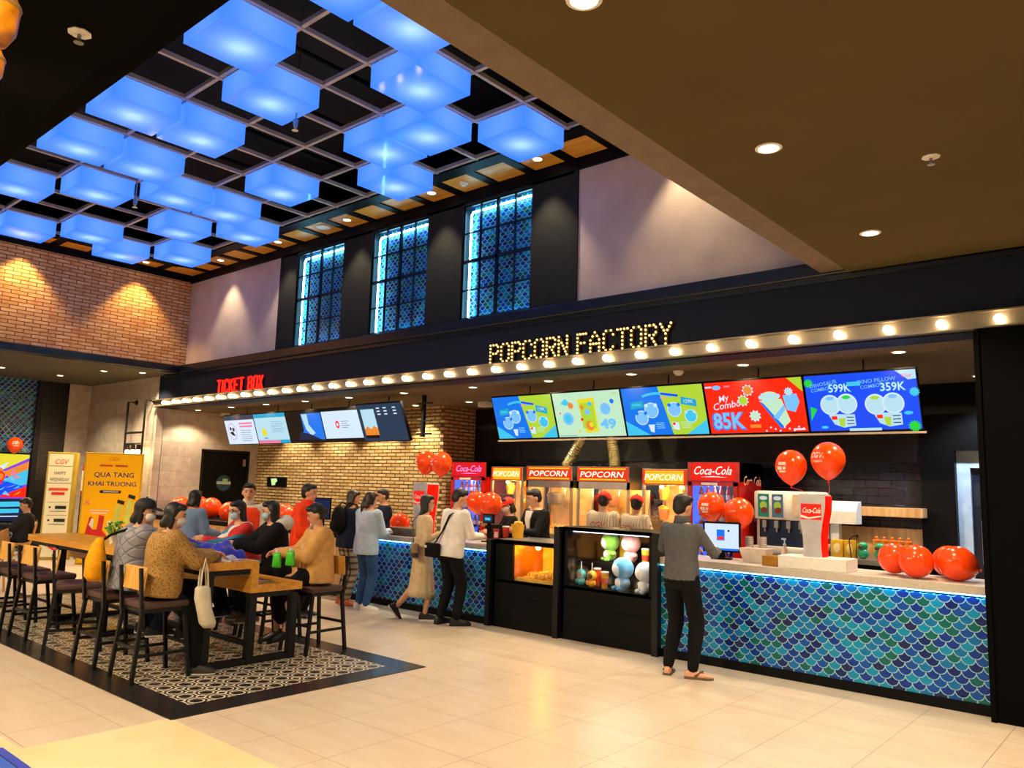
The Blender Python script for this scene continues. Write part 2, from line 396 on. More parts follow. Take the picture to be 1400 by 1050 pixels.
# display windows with fish-scale tile, mullions and a light tube
for i, (a, b) in enumerate(WIN):
    t = thing('window_%d' % (i+1), ['leftmost lit blue tiled window niche with black mullions', 'middle lit blue tiled window niche between black piers', 'rightmost lit blue tiled window niche beside the pale wall'][i], 'window', ((a+b)/2, YU, WZ[0]), group='blue window niches')
    box_obj('tile_panel', M_scale_w, a-.02, b+.02, YU+.15, YU+.28, WZ[0]-.02, WZ[1]+.02, parent=t, world=True)
    bm = BM()
    for k in range(5):
        x = a+(b-a)*k/4; wd = .022 if k in (0, 2, 4) else .009; bx(bm, x-wd, x+wd, YU+.02, YU+.05, WZ[0], WZ[1])
        z = WZ[0]+(WZ[1]-WZ[0])*k/4; bx(bm, a, b, YU+.02, YU+.05, z-wd, z+wd)
    obj('mullion_grid', bm, M_steel_bk, t, world=True)
    bm = BM(); tube(bm, [(a+.06, YU+.10, WZ[0]+.02), (a+.06, YU+.10, WZ[1]-.12), (a+.09, YU+.10, WZ[1]-.08), (b-.03, YU+.10, WZ[1]-.07)], .014)
    obj('light_tube', bm, glow('lit_window_tube', '#8fe4ff', 26), t, world=True)
    box_obj('light_strip', glow('added_edge_glow', '#50c8f0', 9), b-.02, b-.008, YU+.1, YU+.14, WZ[0]+.02, WZ[1]-.05, parent=t, world=True)  # added glowing strip, brightens the tile from the right edge
    box_obj('added_sill_strip', glow('added_edge_glow', '#50c8f0', 9), a, b, YU+.1, YU+.14, WZ[0]+.008, WZ[0]+.02, parent=t, world=True)  # added glowing strip, brightens the tile from below
# canopy fascia and soffit
bm = BM(); bx(bm, -15.8, 5, 7.3, 7.62, ZS, ZL); struct('wall_fascia', bm, M_navy)
box = bx
bm = BM(); bx(bm, -15.8, 5, 7.62, 10.8, ZS, ZS+.12); struct('ceiling_soffit', bm, M_soffit)
# ticket niche, brick wall, popcorn back wall
bm = BM(); bx(bm, -9.98, -9.9, 9.62, 10.5, 0, ZS); struct('wall_brick_return', bm, M_brick_tk2)
bm = BM(); bx(bm, -15.8, -9.98, 9.62, 9.80, 0, ZS); struct('wall_back_brick', bm, M_brick_tk)
bm = BM(); bx(bm, -15.95, -15.8, 7.44, 8.35, 0, ZS); bx(bm, -15.95, -15.8, 9.39, 9.62, 0, ZS); bx(bm, -15.95, -15.8, 8.35, 9.39, 2.24, ZS)
struct('wall_niche_left', bm, M_tile_w2)
bm = BM(); bx(bm, -19.2, -15.8, 7.3, 7.45, 0, ZL); struct('wall_tiled', bm, M_tile_w)
bm = BM(); bx(bm, -19.35, -19.2, 6.84, 7.45, 0, ZL); struct('wall_tiled_return', bm, M_tile_w2)
bm = BM(); bx(bm, -19.35, -19.2, 6.3, 6.84, 0, ZL); struct('wall_black_tile', bm, M_blackbrick)
bm = BM(); bx(bm, -19.28, -19.14, 6.20, 6.30, 0, ZL); struct('trim_8', bm, M_steel_bk)
bm = BM(); bx(bm, -19.35, -19.28, 1.0, 6.20, 0, ZL); struct('wall_mural', bm, scale_tile('fish_scale_tile_side', 'y', .115))
bm = BM()   # expanded mesh screen in front of the mural
zz = -2.4
for k in range(60):
    y0 = 1.0+k*.115
    for sgn in (1, -1):
        p0 = (-19.2, y0 if sgn > 0 else y0, 0); 
        L = ZL/1.25
        ya, yb = y0, y0+sgn*L; za, zb = 0, ZL
        if yb > 6.2: t_ = (6.2-ya)/(yb-ya); yb = 6.2; zb = za+(ZL)*t_
        if yb < 1.0: t_ = (1.0-ya)/(yb-ya); yb = 1.0; zb = za+(ZL)*t_
        if ya > 6.2:
            if sgn > 0: continue
            t_ = (6.2-ya)/((y0-L)-ya); ya = 6.2; za = ZL*t_
            if za >= zb: continue
        cyl(bm, (-19.2, ya, za), (-19.2, yb, zb), .007, n=4)
mesh_screen = obj('wire_mesh_screen', bm, mat('pale_wire', '#9aa8a8', .4, .6)); tag(mesh_screen, 'diamond wire mesh screen over the teal tiled wall at far left', 'screen')
bm = BM(); bx(bm, -9.9, -2.43, 10.5, 10.7, 0, ZS); struct('wall_popcorn_back', bm, M_slate)
bm = BM(); bx(bm, -9.9, -2.43, 10.42, 10.5, 2.12, ZS); struct('trim_9', bm, mat('black_slat_panel', '#0c0c10', .4))
bm = BM(); bx(bm, -2.5, -2.13, 10.4, 10.7, 0, 2.25); bx(bm, -2.5, -1.1, 10.4, 10.7, 2.25, ZS); struct('wall_black_cabinet_end', bm, M_black)
bm = BM(); bx(bm, -1.24, -1.1, 7.5, 10.7, 0, ZS); struct('wall_right_side', bm, M_black)
d = thing('door_2', 'pale blue framed doorway at the far right behind the counter', 'door', (-1.7, 10.6, 0))
bm = BM(); bx(bm, -2.13, -1.99, 10.5, 10.6, 0, 2.05); bx(bm, -2.13, -1.24, 10.5, 10.6, 2.05, 2.25); obj('door_frame', bm, mat('pale_blue_door_frame', '#b9cfe0', .6), d, world=True)
box_obj('door_leaf', mat('dark_blue_door', '#0c1626', .4), -1.99, -1.24, 10.55, 10.6, 0, 2.05, parent=d, world=True)
box_obj('door_handle', M_steel, -1.9, -1.88, 10.5, 10.55, .95, 1.45, parent=d, world=True)
bm = BM(); bx(bm, -1.262, 5, 7.22, 7.3, 0, ZS); bx(bm, -1.30, -1.262, 7.2, 7.5, 0, ZS); struct('wall_front_right', bm, M_blackm)
d = thing('door_1', 'black door with a round dark teal emblem in the ticket niche', 'door', (-15.8, 8.87, 0))
box_obj('door_leaf', M_black, -15.86, -15.82, 8.35, 9.39, 0, 2.24, parent=d, world=True)
bm = BM(); bx(bm, -15.83, -15.79, 8.31, 8.36, 0, 2.27); bx(bm, -15.83, -15.79, 9.38, 9.43, 0, 2.27); bx(bm, -15.83, -15.79, 8.31, 9.43, 2.24, 2.28); obj('door_frame', bm, M_steel_bk, d, world=True)
c = Canvas((-15.82, 8.87, 1.58), (0, 1, 0), (0, 0, 1))
c.circ(0, 0, .17, mat('dark_teal_disc', '#143c4c', .5)); c.rect(-.16, -.03, .16, .03, mat('pale_emblem_print', '#9fb0a4', .6)); c.rect(-.03, .02, .09, .09, mat('pale_green_print', '#8fb08a', .6)); c.done('emblem', d)
box_obj('closer', M_steel, -15.81, -15.79, 9.28, 9.34, 1.95, 2.1, parent=d, world=True)
# void: steel grid with wood-panelled border
GX = [-5.05-.70*i+.70*4 for i in range(0, 18)]; GY = [5.88+.748-.748*j for j in range(0, 8)]
bm = BM()
for x in GX:
    if -14.5 < x < -2.5: bx(bm, x-.02, x+.02, 1.58, 6.66, ZH-.005, ZH+.04)
for y in GY:
    if y > 1.6: bx(bm, -14.4, -2.55, y-.02, y+.02, ZH, ZH+.045)
g = obj('ceiling_grid', bm, M_grid); tag(g, 'grey steel ceiling grid holding the blue light boxes', 'ceiling grid')
bm = BM()
for k in range(10): cyl(bm, (-3.6-1.1*k, 2.2+(k*1.7) % 4, 6.2), (-3.6-1.1*k, 6.6, 6.2), .03)
struct('trim_12', bm, M_black)
bm = BM(); bx(bm, -14.35, -2.5, 6.66, 6.86, ZH-.02, ZH+.1); bx(bm, -14.9, -2.5, 7.335, 7.4, ZH-.02, ZH+.1); bx(bm, -14.42, -14.24, 1.56, 6.8, ZH-.02, ZH+.1)
for k in range(-6, 15):
    xc = -5.83-.623*k-.3115
    if xc > -14.4: bx(bm, xc-.067, xc+.067, 6.86, 7.335, ZH-.02, ZH+.1)
for k in range(9):
    yc = 6.66-.623*k
    bx(bm, -14.9, -14.42, yc-.067, yc+.067, ZH-.02, ZH+.1)
struct('trim_10', bm, M_black)
bm = BM(); bx(bm, -14.9, -2.5, 6.86, 7.35, ZH, ZH+.03); bx(bm, -14.9, -14.4, 1.56, 6.86, ZH, ZH+.03); struct('trim_11', bm, M_woodceil)
# ledge of the brick side meets lobby wall
bm = BM(); bx(bm, -27, -19.35, 7.3, 7.45, 0, ZL); struct('wall_lobby_far', bm, M_tile_w)
# rug of patterned tiles with a black border
n = N('patterned_encaustic_tile'); s = n.sep(n.pos()); T = .17
u = n.m_('SUBTRACT', n.m_('FRACT', n.m_('DIVIDE', n.m_('ADD', s[0], 40.0), T)), .5); v = n.m_('SUBTRACT', n.m_('FRACT', n.m_('DIVIDE', n.m_('ADD', s[1], 40.0), T)), .5)
d0 = n.m_('SQRT', n.m_('ADD', n.m_('MULTIPLY', u, u), n.m_('MULTIPLY', v, v)))
r1 = n.m_('LESS_THAN', n.m_('ABSOLUTE', n.m_('SUBTRACT', d0, .2)), .045)
au = n.m_('SUBTRACT', .5, n.m_('ABSOLUTE', u)); av = n.m_('SUBTRACT', .5, n.m_('ABSOLUTE', v))
d1 = n.m_('SQRT', n.m_('ADD', n.m_('MULTIPLY', au, au), n.m_('MULTIPLY', av, av)))
r2 = n.m_('LESS_THAN', n.m_('ABSOLUTE', n.m_('SUBTRACT', d1, .33)), .04)
r3 = n.m_('MULTIPLY', n.m_('LESS_THAN', n.m_('MINIMUM', n.m_('ABSOLUTE', u), n.m_('ABSOLUTE', v)), .035), n.m_('GREATER_THAN', d0, .2))
f = n.m_('MINIMUM', n.m_('ADD', n.m_('ADD', r1, r2), r3), 1.0)
n.put(n.b.inputs['Base Color'], n.mix(f, hx('#28221f'), hx('#d6cbb4'))); n.b.inputs['Roughness'].default_value = .3
M_rug = n.m
r = thing('tile_rug', 'black bordered patterned tile carpet under the long table', 'tile rug', (-8.9, 4.0, 0))
RX0, RX1, RY0, RY1 = -12.3, -5.5, 2.82, 5.24
box_obj('patterned_field', M_rug, RX0+.26, RX1-.26, RY0+.26, RY1-.26, 0, .006, parent=r, world=True)
bm = BM()
for b in ((RX0, RX1, RY0, RY0+.26), (RX0, RX1, RY1-.26, RY1), (RX0, RX0+.26, RY0+.26, RY1-.26), (RX1-.26, RX1, RY0+.26, RY1-.26)): bx(bm, b[0], b[1], b[2], b[3], 0, .006)
obj('border', bm, mat('black_slate_border', '#211f20', .25), r, world=True)

# ------------------------------------------------------------------ downlights
KP = 2.1
def downlight(loc, label, group, power=40, cone=110, blend=.5, r_=.055, col='#ffe4ba', emis=None, name='downlight'):
    t = thing(name, label, 'ceiling light', loc, group=group)
    bm = BM(); lathe(bm, [(r_*1.25, 0), (r_*1.3, -.006), (r_, -.010), (r_, 0)], 20); obj('trim_ring', bm, M_white, t)
    bm = BM(); lathe(bm, [(r_*.96, -.004), (r_*.96, -.0085)], 20); obj('lit_lens', bm, emis or E_down, t)
    if power: lamp('lamp', 'SPOT', (0, 0, -.03), power*KP, col, t, spot_size=math.radians(cone), spot_blend=blend, shadow_soft_size=.05)
    return t
G = 'downlights in the canopy soffit'
for i, x in enumerate([-7.6, -6.2, -4.8, -3.5, -2.8]):
    downlight((x, 9.15, ZS), '%s downlight from the left in the soffit directly over the back bar' % ORD[i], 'downlights over the back bar', 62, 110)
downlight((-1.75, 9.9, ZS), 'added downlight brightening the pale blue doorway', 'downlights over the back bar', 110, 120, col='#dce8ff')  # extra cool lamp added to lift the dark door frame
for i, x in enumerate([-15.34, -14.05, -12.83, -11.61, -10.39, -9.05, -7.6, -6.25, -5.0, -3.6, -2.05]):
    downlight((x, 7.92, ZS), '%s recessed downlight from the left along the canopy soffit front' % ORD[i], G, 55, 125)
downlight((-9.0, 9.3, ZS), 'recessed downlight in the soffit by the brick corner', 'downlights over the brick', 60, 95, .4)
for i, x in enumerate([-14.3, -12.9, -11.5, -10.3]):
    downlight((x, 9.3, ZS), '%s recessed downlight from the left washing the tan brick wall' % ORD[i], 'downlights over the brick', 75, 100, .4)
for i, (x, y) in enumerate([(-1.80, 2.46), (-1.78, 4.29), (-1.78, 6.21)]):
    downlight((x, y, ZL), ['recessed downlight at the top edge of the brown ceiling', 'round downlight in the middle of the brown right ceiling', 'round downlight nearest the black wall in the brown ceiling'][i], 'downlights in the brown ceiling', 110, 130, r_=.06)
for i, (x, y) in enumerate([(.4, 4.29), (.4, 6.21), (2.4, 5.2), (.4, .5), (-2.2, .5), (-4.6, .6), (-7.2, .6), (-9.8, .6), (-12.4, .6), (2.4, 2.4), (-3.5, -1.6), (-7.5, -1.6)]):
    tt_ = downlight((x, y, ZL), 'recessed downlight in the low ceiling near the camera', 'downlights near the camera', 230 if y == .6 else 90, 125 if y == .6 else 135, r_=.06)
    if y == .6:   # unseen lamps, boosted and tilted to brighten the long table
        for c_ in tt_.children:
            if c_.type == 'LIGHT': c_.rotation_euler = (.65, 0, -.15 if x > -8 else .0)
for i, (x, y) in enumerate([(-17.70, 6.09), (-16.08, 6.31), (-15.6, 6.85), (-17.48, 4.96), (-18.3, 2.5)]):
    downlight((x, y, ZL), '%s lobby downlight under the brick wall ceiling' % ORD[i], 'lobby downlights', 110, 120)
for i, k in enumerate([0, 3, 6, 12]):
    downlight((-5.83-.623*k, 7.07, ZH), '%s round downlight from the right in the amber ceiling border' % ORD[i], 'downlights in the amber ceiling border', 55, 76, .6, r_=.055, col='#ffe0a0')
downlight((-5.83-.623*9, 7.07, ZH), 'downlight in the amber border above the left window', 'downlights in the amber ceiling border', 48, 76, .6, col='#ffe0a0')
downlight((-3.96, 7.07, ZH), 'downlight in the amber border beside the brown ceiling', 'downlights in the amber ceiling border', 58, 76, .6, col='#ffe0a0')
for i, y in enumerate([6.30, 4.35, 2.45]):
    downlight((-14.62, y, ZH), ['right', 'middle', 'left'][i]+' downlight washing the upper brick wall', 'brick wall downlights', 95, 84, .5, col='#ffc870')
for x in (-4.58, -10.16):
    bm = BM(); lathe(bm, [(.11, 0), (.12, -.008), (.09, -.014), (.001, -.014)], 24)
    o = obj('ceiling_speaker', bm, M_white, smooth=True); o.location = (x, 7.07, ZH); tag(o, 'round cream ceiling speaker, '+('beside the brown ceiling' if x > -5 else 'above the left blue window'), 'speaker', 'ceiling speakers')
bm = BM(); lathe(bm, [(.06, 0), (.06, -.02), (.045, -.035), (.03, -.05), (.001, -.05)], 20); o = obj('smoke_detector', bm, M_white, smooth=True); o.location = (-7.08, 7.07, ZH); tag(o, 'white smoke detector in the amber ceiling border', 'smoke detector', 'smoke detectors')
o2 = dup(o, (-4.42, 8.0, ZS), label='white smoke detector on the canopy soffit above the menu screens')
# sprinklers
def sprinkler(loc, label, drop=.0):
    t = thing('sprinkler', label, 'sprinkler', loc, group='sprinklers')
    bm = BM(); lathe(bm, [(.05, 0), (.052, -.006), (.02, -.012)], 8); obj('rosette', bm, M_white, t)
    bm = BM(); cyl(bm, (0, 0, .3 if drop else 0), (0, 0, -.04), .009); lathe(bm, [(.022, -.048), (.022, -.052)], 12); obj('head', bm, M_steel, t)
for p, l in (((-3.77, 1.23, ZL), 'white sprinkler on the near black ceiling at top left'), ((-1.073, 4.98, ZL), 'white sprinkler on the brown right ceiling')): sprinkler(p, l)
for i, p in enumerate([(-4.22, 4.28, 5.28), (-6.75, 4.28, 5.28), (-10.4, 4.27, 5.25)]):
    t = thing('sprinkler', ['chrome sprinkler hanging from the grid beside the brown ceiling', 'chrome sprinkler hanging in the middle of the grid', 'chrome sprinkler hanging from the grid toward the brick wall'][i], 'sprinkler', p, group='hanging sprinklers')
    bm = BM(); cyl(bm, (0, 0, 1.3), (0, 0, .03), .008); cyl(bm, (0, 0, .06), (0, 0, -.02), .03, .02, n=10); obj('drop_pipe', bm, M_steel, t)
    bm = BM(); lathe(bm, [(.03, -.05), (.034, -.054), (.001, -.056)], 12); cyl(bm, (0, 0, -.02), (0, 0, -.05), .008); obj('deflector', bm, M_white, t)

# ------------------------------------------------------------------ blue light boxes
n = N('blue_translucent_acrylic')
tr = n.n('ShaderNodeBsdfTranslucent'); tr.inputs[0].default_value = hx('#5a6c94')
gl = n.n('ShaderNodeBsdfGlossy'); gl.inputs['Roughness'].default_value = .08
em = n.n('ShaderNodeEmission'); em.inputs[0].default_value = hx('#2a7eff'); em.inputs[1].default_value = .9
m1 = n.n('ShaderNodeMixShader'); m1.inputs[0].default_value = .05; n.t.links.new(tr.outputs[0], m1.inputs[1]); n.t.links.new(gl.outputs[0], m1.inputs[2])
a1 = n.n('ShaderNodeAddShader'); n.t.links.new(m1.outputs[0], a1.inputs[0]); n.t.links.new(em.outputs[0], a1.inputs[1]); n.t.links.new(a1.outputs[0], n.out.inputs[0])
M_box = n.m
CELLS = [(-1, 4), (1, 4), (4, 4), (6, 4), (9, 4), (-1, 3), (2, 3), (4, 3), (6, 3), (8, 3), (12, 3), (0, 2), (7, 2), (11, 2), (1, 1), (2, 1), (5, 1), (7, 1), (9, 1), (12, 1), (0, 0), (3, 0), (8, 0), (11, 0)]
ROWN = ['row nearest the windows', 'second row from the windows', 'middle row', 'fourth row from the windows', 'row nearest the black ceiling']
proto = None; seen = {}
for (i, j) in CELLS:
    k = seen.get(j, 0); seen[j] = k+1
    X = -5.05-.70*i; Y = 5.88-.748*j
    lab = 'blue glowing ceiling box, %s from the right in the %s' % (ORD[k], ROWN[j])
    if proto is None:
        proto = thing('light_box', lab, 'ceiling light', (X-.35, Y+.374, ZH), group='blue light boxes')
        bm = BM(); hx_, hy, z0 = .325, .348, -.235
        bx(bm, -hx_, hx_, -hy, hy, z0, -.01)
        top = [f for f in bm.faces if f.normal.z > .9 or all(v.co.z > -.02 for v in f.verts)]; bmesh.ops.delete(bm, geom=top, context='FACES_ONLY')
        obj('acrylic_shade', bm, M_box, proto)
        box_obj('top_plate', mat('white_tray', '#cfd8e8', .6), -hx_, hx_, -hy, hy, -.01, .0, parent=proto)
        lamp('lamp', 'POINT', (0, 0, -.09), 4.2, '#fff0dc', proto, shadow_soft_size=.06)
    else: dup(proto, (X-.35, Y+.374, ZH), label=lab)

# ------------------------------------------------------------------ canopy light strip with bulbs
t = thing('bulb_light_strip', 'long cream strip of glowing round bulbs along the canopy', 'light strip', (-7, 7.25, 3.06))
n_ = BM(); bx(n_, -15.86, 4, 7.262, 7.298, 3.065, 3.205); bx(n_, -15.86, 4, 7.2, 7.262, 3.195, 3.207); bx(n_, -15.86, 4, 7.2, 7.262, 3.063, 3.075)
obj('channel', n_, mat('cream_metal_channel', '#7c7262', .35, .4), t, world=True)
bm = BM(); ell(bm, (0, 0, 0), .037, u=14, v=10); b0 = obj('bulb', bm, E_bulb, t, smooth='all'); b0.location = Vector((-1.114, 7.215, 3.13))-Vector(t.location)
for k in range(-8, 35):
    if k == 0: continue
    b = b0.copy(); COL.objects.link(b); b.location = Vector((-1.114-.4195*k, 7.215, 3.13))-Vector(t.location)
# ================================================================== COUNTERS
YC = 7.365
def counter(label, x0, x1, ztop, back=.62):
    t = thing('service_counter', label, 'counter', ((x0+x1)/2, YC+.3, 0), group='tiled counters')
    box_obj('tiled_front', M_scale, x0, x1, YC, YC+.08, .075, ztop-.10, parent=t, world=True)
    box_obj('kickboard', M_black, x0, x1, YC-.012, YC+.1, 0, .085, parent=t, world=True)
    box_obj('worktop', M_counter, x0-.01, x1+.0, YC-.03, YC+back, ztop-.075, ztop, parent=t, world=True, bev=.006)
    box_obj('carcass', M_blackm, x0, x1, YC+.08, YC+back-.05, .05, ztop-.08, parent=t, world=True)
    box_obj('light_strip', E_led, x0+.01, x1-.01, YC-.018, YC-.006, ztop-.084, ztop-.077, parent=t, world=True)
    return t
counter('long blue fish scale tiled counter with stone top at the right', -4.28, -1.30, 1.0)
counter('left blue fish scale tiled counter behind the queueing customers', -9.42, -6.66, .96)
t = thing('ticket_counter', 'oak fronted ticket counter behind the long table', 'counter', (-12.6, 7.6, 0))
bm = BM()
for k in range(6): bx(bm, -15.7+k*1.03, -15.7+k*1.03+.99, YC, YC+.04, .1, .84)
obj('front_panel', bm, M_oakpale, t, world=True)
box_obj('carcass', M_black, -15.75, -9.5, YC+.04, YC+.6, 0, .86, parent=t, world=True)
box_obj('worktop', M_black, -15.78, -9.42, YC-.03, YC+.65, .86, .92, parent=t, world=True)
for x, l in ((-9.46, 'slim black post at the left end of the tiled counter'), (-4.30, 'slim black post between the toy case and the tiled counter'), (-6.63, 'slim black post beside the popcorn case'), (-5.585, 'slim black post between the two display cases')):
    o = box_obj('divider_post', M_steel_bk, x-.035, x+.035, YC-.08, YC+.5, 0, {-9.46: .96, -4.30: 1.24, -6.63: 1.03, -5.585: 1.24}[x]); tag(o, l, 'post', 'counter divider posts')
# popcorn bin
def case(name, label, x0, x1, zt, w0, w1, wz0, wz1, side=False):
    t = thing(name, label, 'display case', ((x0+x1)/2, YC+.3, 0)); y0, y1 = YC-.02, YC+.62
    bm = BM(); bx(bm, x0, x1, y0, y0+.05, .08, wz0); bx(bm, x0, x1, y0, y1, 0, .08); bx(bm, x0, x1, y1-.03, y1, 0, zt)
    bx(bm, x0, x0+.03, y0, y1, .08, zt); bx(bm, x1-.03, x1, y0, y1, .08, zt); bx(bm, x0, x1, y0, y1, zt-.03, zt); bx(bm, x0, x1, y0, y1, wz0-.03, wz0)
    bx(bm, w1, x1, y0, y0+.03, wz0, zt); bx(bm, x0, w0, y0, y0+.03, wz0, zt); bx(bm, x0, x1, y0, y0+.03, wz1, zt)
    bx(bm, x0+.02, x1-.02, y0-.008, y0, .36, .366)
    obj('carcass', bm, M_black, t, world=True)
    box_obj('glass_front', M_glass, w0, w1, y0+.008, y0+.014, wz0, wz1, parent=t, world=True)
    return t
t = case('popcorn_warmer_case', 'black popcorn warming case glowing amber with popcorn heaped inside', -6.59, -5.63, 1.035, -6.28, -5.66, .56, .985)
box_obj('amber_liner', glow('amber_painted_glow', '#ffae20', .75, '#d89020'), -6.28, -5.67, YC+.56, YC+.585, .56, .985, parent=t, world=True)  # warm lamp glow put into the liner as emission; it is no lamp
box_obj('side_liner', mat('amber_steel', '#c08020', .3, .6), -6.30, -6.285, YC+.02, YC+.56, .56, .985, parent=t, world=True)
box_obj('top_panel', M_steel, -6.5, -5.66, YC-.015, YC+.60, 1.035, 1.045, parent=t, world=True)
for x in (-6.15, -5.85):
    l = obj('heat_lamp', (lambda b: (ell(b, (x, YC+.3, .95), .035), b)[1])(BM()), glow('lit_heat_lamp', '#ffd070', 14), t, world=True)
lamp('lamp', 'POINT', Vector((-6.0, YC+.25, .88))-Vector(t.location), 9, '#ffb040', t, shadow_soft_size=.05)
bm = BM(); rnd = random.Random(3)
bx(bm, -6.27, -5.67, YC+.02, YC+.55, .562, .60)
for k in range(420):
    x = rnd.uniform(-6.26, -5.68); y = rnd.uniform(YC+.03, YC+.54); z = .60+.10*max(0, (x+6.27)/.6)*rnd.uniform(.6, 1)+.03*math.sin(y*20)
    bmesh.ops.create_icosphere(bm, subdivisions=1, radius=rnd.uniform(.012, .02), matrix=Matrix.Translation((x, y, z)))
o = obj('popcorn_heap', bm, mat('buttery_popcorn', '#f0c860', .8), smooth=True); tag(o, 'heap of buttery popcorn inside the amber lit case', 'popcorn', kind='stuff')
t2 = case('toy_display_case', 'taller black glass fronted case holding round plush toys and cups', -5.54, -4.34, 1.24, -5.48, -4.40, .585, 1.20)
box_obj('light_tube', glow('lit_case_tube', '#e8f2ff', 5), -5.42, -4.42, YC+.02, YC+.035, 1.19, 1.205, parent=t2, world=True)
box_obj('display_riser', M_black, -5.34, -4.40, YC+.3, YC+.58, .585, .86, parent=t2, world=True)
lamp('lamp', 'AREA', Vector((-4.8, YC+.12, 1.17))-Vector(t2.location), 12, '#fff2dc', t2, (0, 0, 0), shape='RECTANGLE', size=.9, size_y=.1)
# plain round plush toys
def plush(loc, col, belly, label, r=.115, hat=None, rz=0.):
    t = thing('plush_toy', label, 'plush toy', loc, rz, 'plush toys in the case')
    m_ = mat('plush_'+col, col, .95, sheen=.4, bumpy=.4, vs_=30); m2 = mat('plush_'+belly, belly, .95, sheen=.4)
    bm = BM(); ell(bm, (0, 0, r*.62), (r*.72, r*.6, r*.62)); ell(bm, (-r*.75, -.01, r*.75), (r*.32, r*.25, r*.2)); ell(bm, (r*.75, -.01, r*.75), (r*.32, r*.25, r*.2))
    ell(bm, (-r*.4, -r*.5, r*.18), (r*.26, r*.34, r*.2)); ell(bm, (r*.4, -r*.5, r*.18), (r*.26, r*.34, r*.2)); obj('body', bm, m_, t, smooth='all')
    bm = BM(); ell(bm, (0, 0, r*1.85), (r, r*.88, r*.92), u=20, v=12); obj('head', bm, m_, t, smooth='all')
    bm = BM(); ell(bm, (0, -r*.2, r*1.80), (r*.80, r*.74, r*.74), u=20, v=12); obj('muzzle_patch', bm, m2, t, smooth='all')
    bm = BM(); ell(bm, (0, -r*.36, r*.62), (r*.45, r*.32, r*.45)); obj('belly_patch', bm, m2, t, smooth='all')
    if hat:
        bm = BM(); lathe(bm, [(r*.5, r*2.6), (r*.42, r*2.78), (r*.12, r*2.9), (.004, r*3.15)], 16); obj('cap', bm, mat('plush_'+hat, hat, .9), t, smooth='all')
plush((-5.18, YC+.42, .86), '#7cc040', '#e8e4d8', 'light green round plush toy on the upper step of the case', .118, rz=-.6)
plush((-4.90, YC+.42, .86), '#eea0a0', '#efe6da', 'pink round plush toy with a green cap on the upper step', .118, '#2a9a7a', rz=-.5)
plush((-4.83, YC+.15, .585), '#4a9ad0', '#e6ecf0', 'sky blue round plush toy at the bottom of the case', .13, rz=-.5)
plush((-4.54, YC+.14, .585), '#c8d4e4', '#f0eee8', 'pale round plush toy in the lower right corner of the case', .12, rz=-.5)
def cup(loc, col, label, h=.14, r=.045, straw=True, group='cups', band='#d83818'):
    t = thing('paper_cup', label, 'cup', loc, group=group)
    bm = BM(); lathe(bm, [(r*.72, 0), (r*.75, .004), (r, h), (r*.94, h), (r*.70, .008)], 18); obj('cup_body', bm, mat('cup_'+col, col, .5), t, smooth=True)
    bm = BM(); lathe(bm, [(r*.80, h*.28), (r*.915, h*.66), (r*.93, h*.66), (r*.815, h*.28)], 18); obj('printed_band', bm, mat('cup_'+band, band, .5), t, smooth=True)
    bm = BM(); lathe(bm, [(r*1.05, h-.004), (r*1.05, h+.01), (r*.8, h+.014), (r*.8, h+.01)], 18); obj('rim', bm, M_white, t, smooth=True)
def figure_cup(loc, col, label):
    t = thing('figurine_cup', label, 'drink cup', loc, group='figurine cups')
    bm = BM(); ell(bm, (0, 0, .045), (.05, .045, .045)); ell(bm, (-.05, -.02, .05), (.018, .018, .03)); ell(bm, (.05, -.02, .05), (.018, .018, .03)); obj('body', bm, mat('toy_'+col, col, .3, coat=.5), t, smooth='all')
    bm = BM(); ell(bm, (0, 0, .13), (.06, .055, .058)); obj('head', bm, mat('toy_'+col, col, .3, coat=.5), t, smooth='all')
    bm = BM(); ell(bm, (0, -.04, .128), (.036, .02, .034)); obj('round_patch', bm, mat('toy_brown', '#5a3a20', .4), t, smooth='all')
    bm = BM(); cyl(bm, (0, 0, .18), (0, 0, .27), .006, n=8); obj('straw', bm, M_white, t)
figure_cup((-5.37, YC+.12, .585), '#1aa0a8', 'teal figurine cup with a straw at the left of the toy case')
figure_cup((-5.20, YC+.09, .585), '#f0a818', 'yellow figurine cup with a straw beside the teal one')
cup((-5.07, YC+.15, .585), '#e8a020', 'orange cup between the figurine cup and the blue plush', .17, group='cups in the toy case')
cup((-5.24, YC+.25, .585), '#d85020', 'red orange cup behind the yellow figurine cup', .19, group='cups in the toy case')
cup((-4.66, YC+.34, .86), '#f0b020', 'tall yellow cup on the upper step at the right', .17, group='cups in the toy case')
for i, (x, y, z, c) in enumerate(((-4.62, YC+.52, .86, '#e0b018'), (-5.04, YC+.55, .86, '#f0c020'))):
    bm = BM(); bx(bm, x-.08, x+.08, y-.03, y+.03, z, z+(.27 if i == 0 else .30), bev=.012); o = obj('snack_packet', bm, mat('packet_'+c, c, .35), smooth=True); tag(o, ['yellow snack packet at the back right of the toy case', 'golden snack packet between the two upper plush toys'][i], 'packet', 'snack packets')

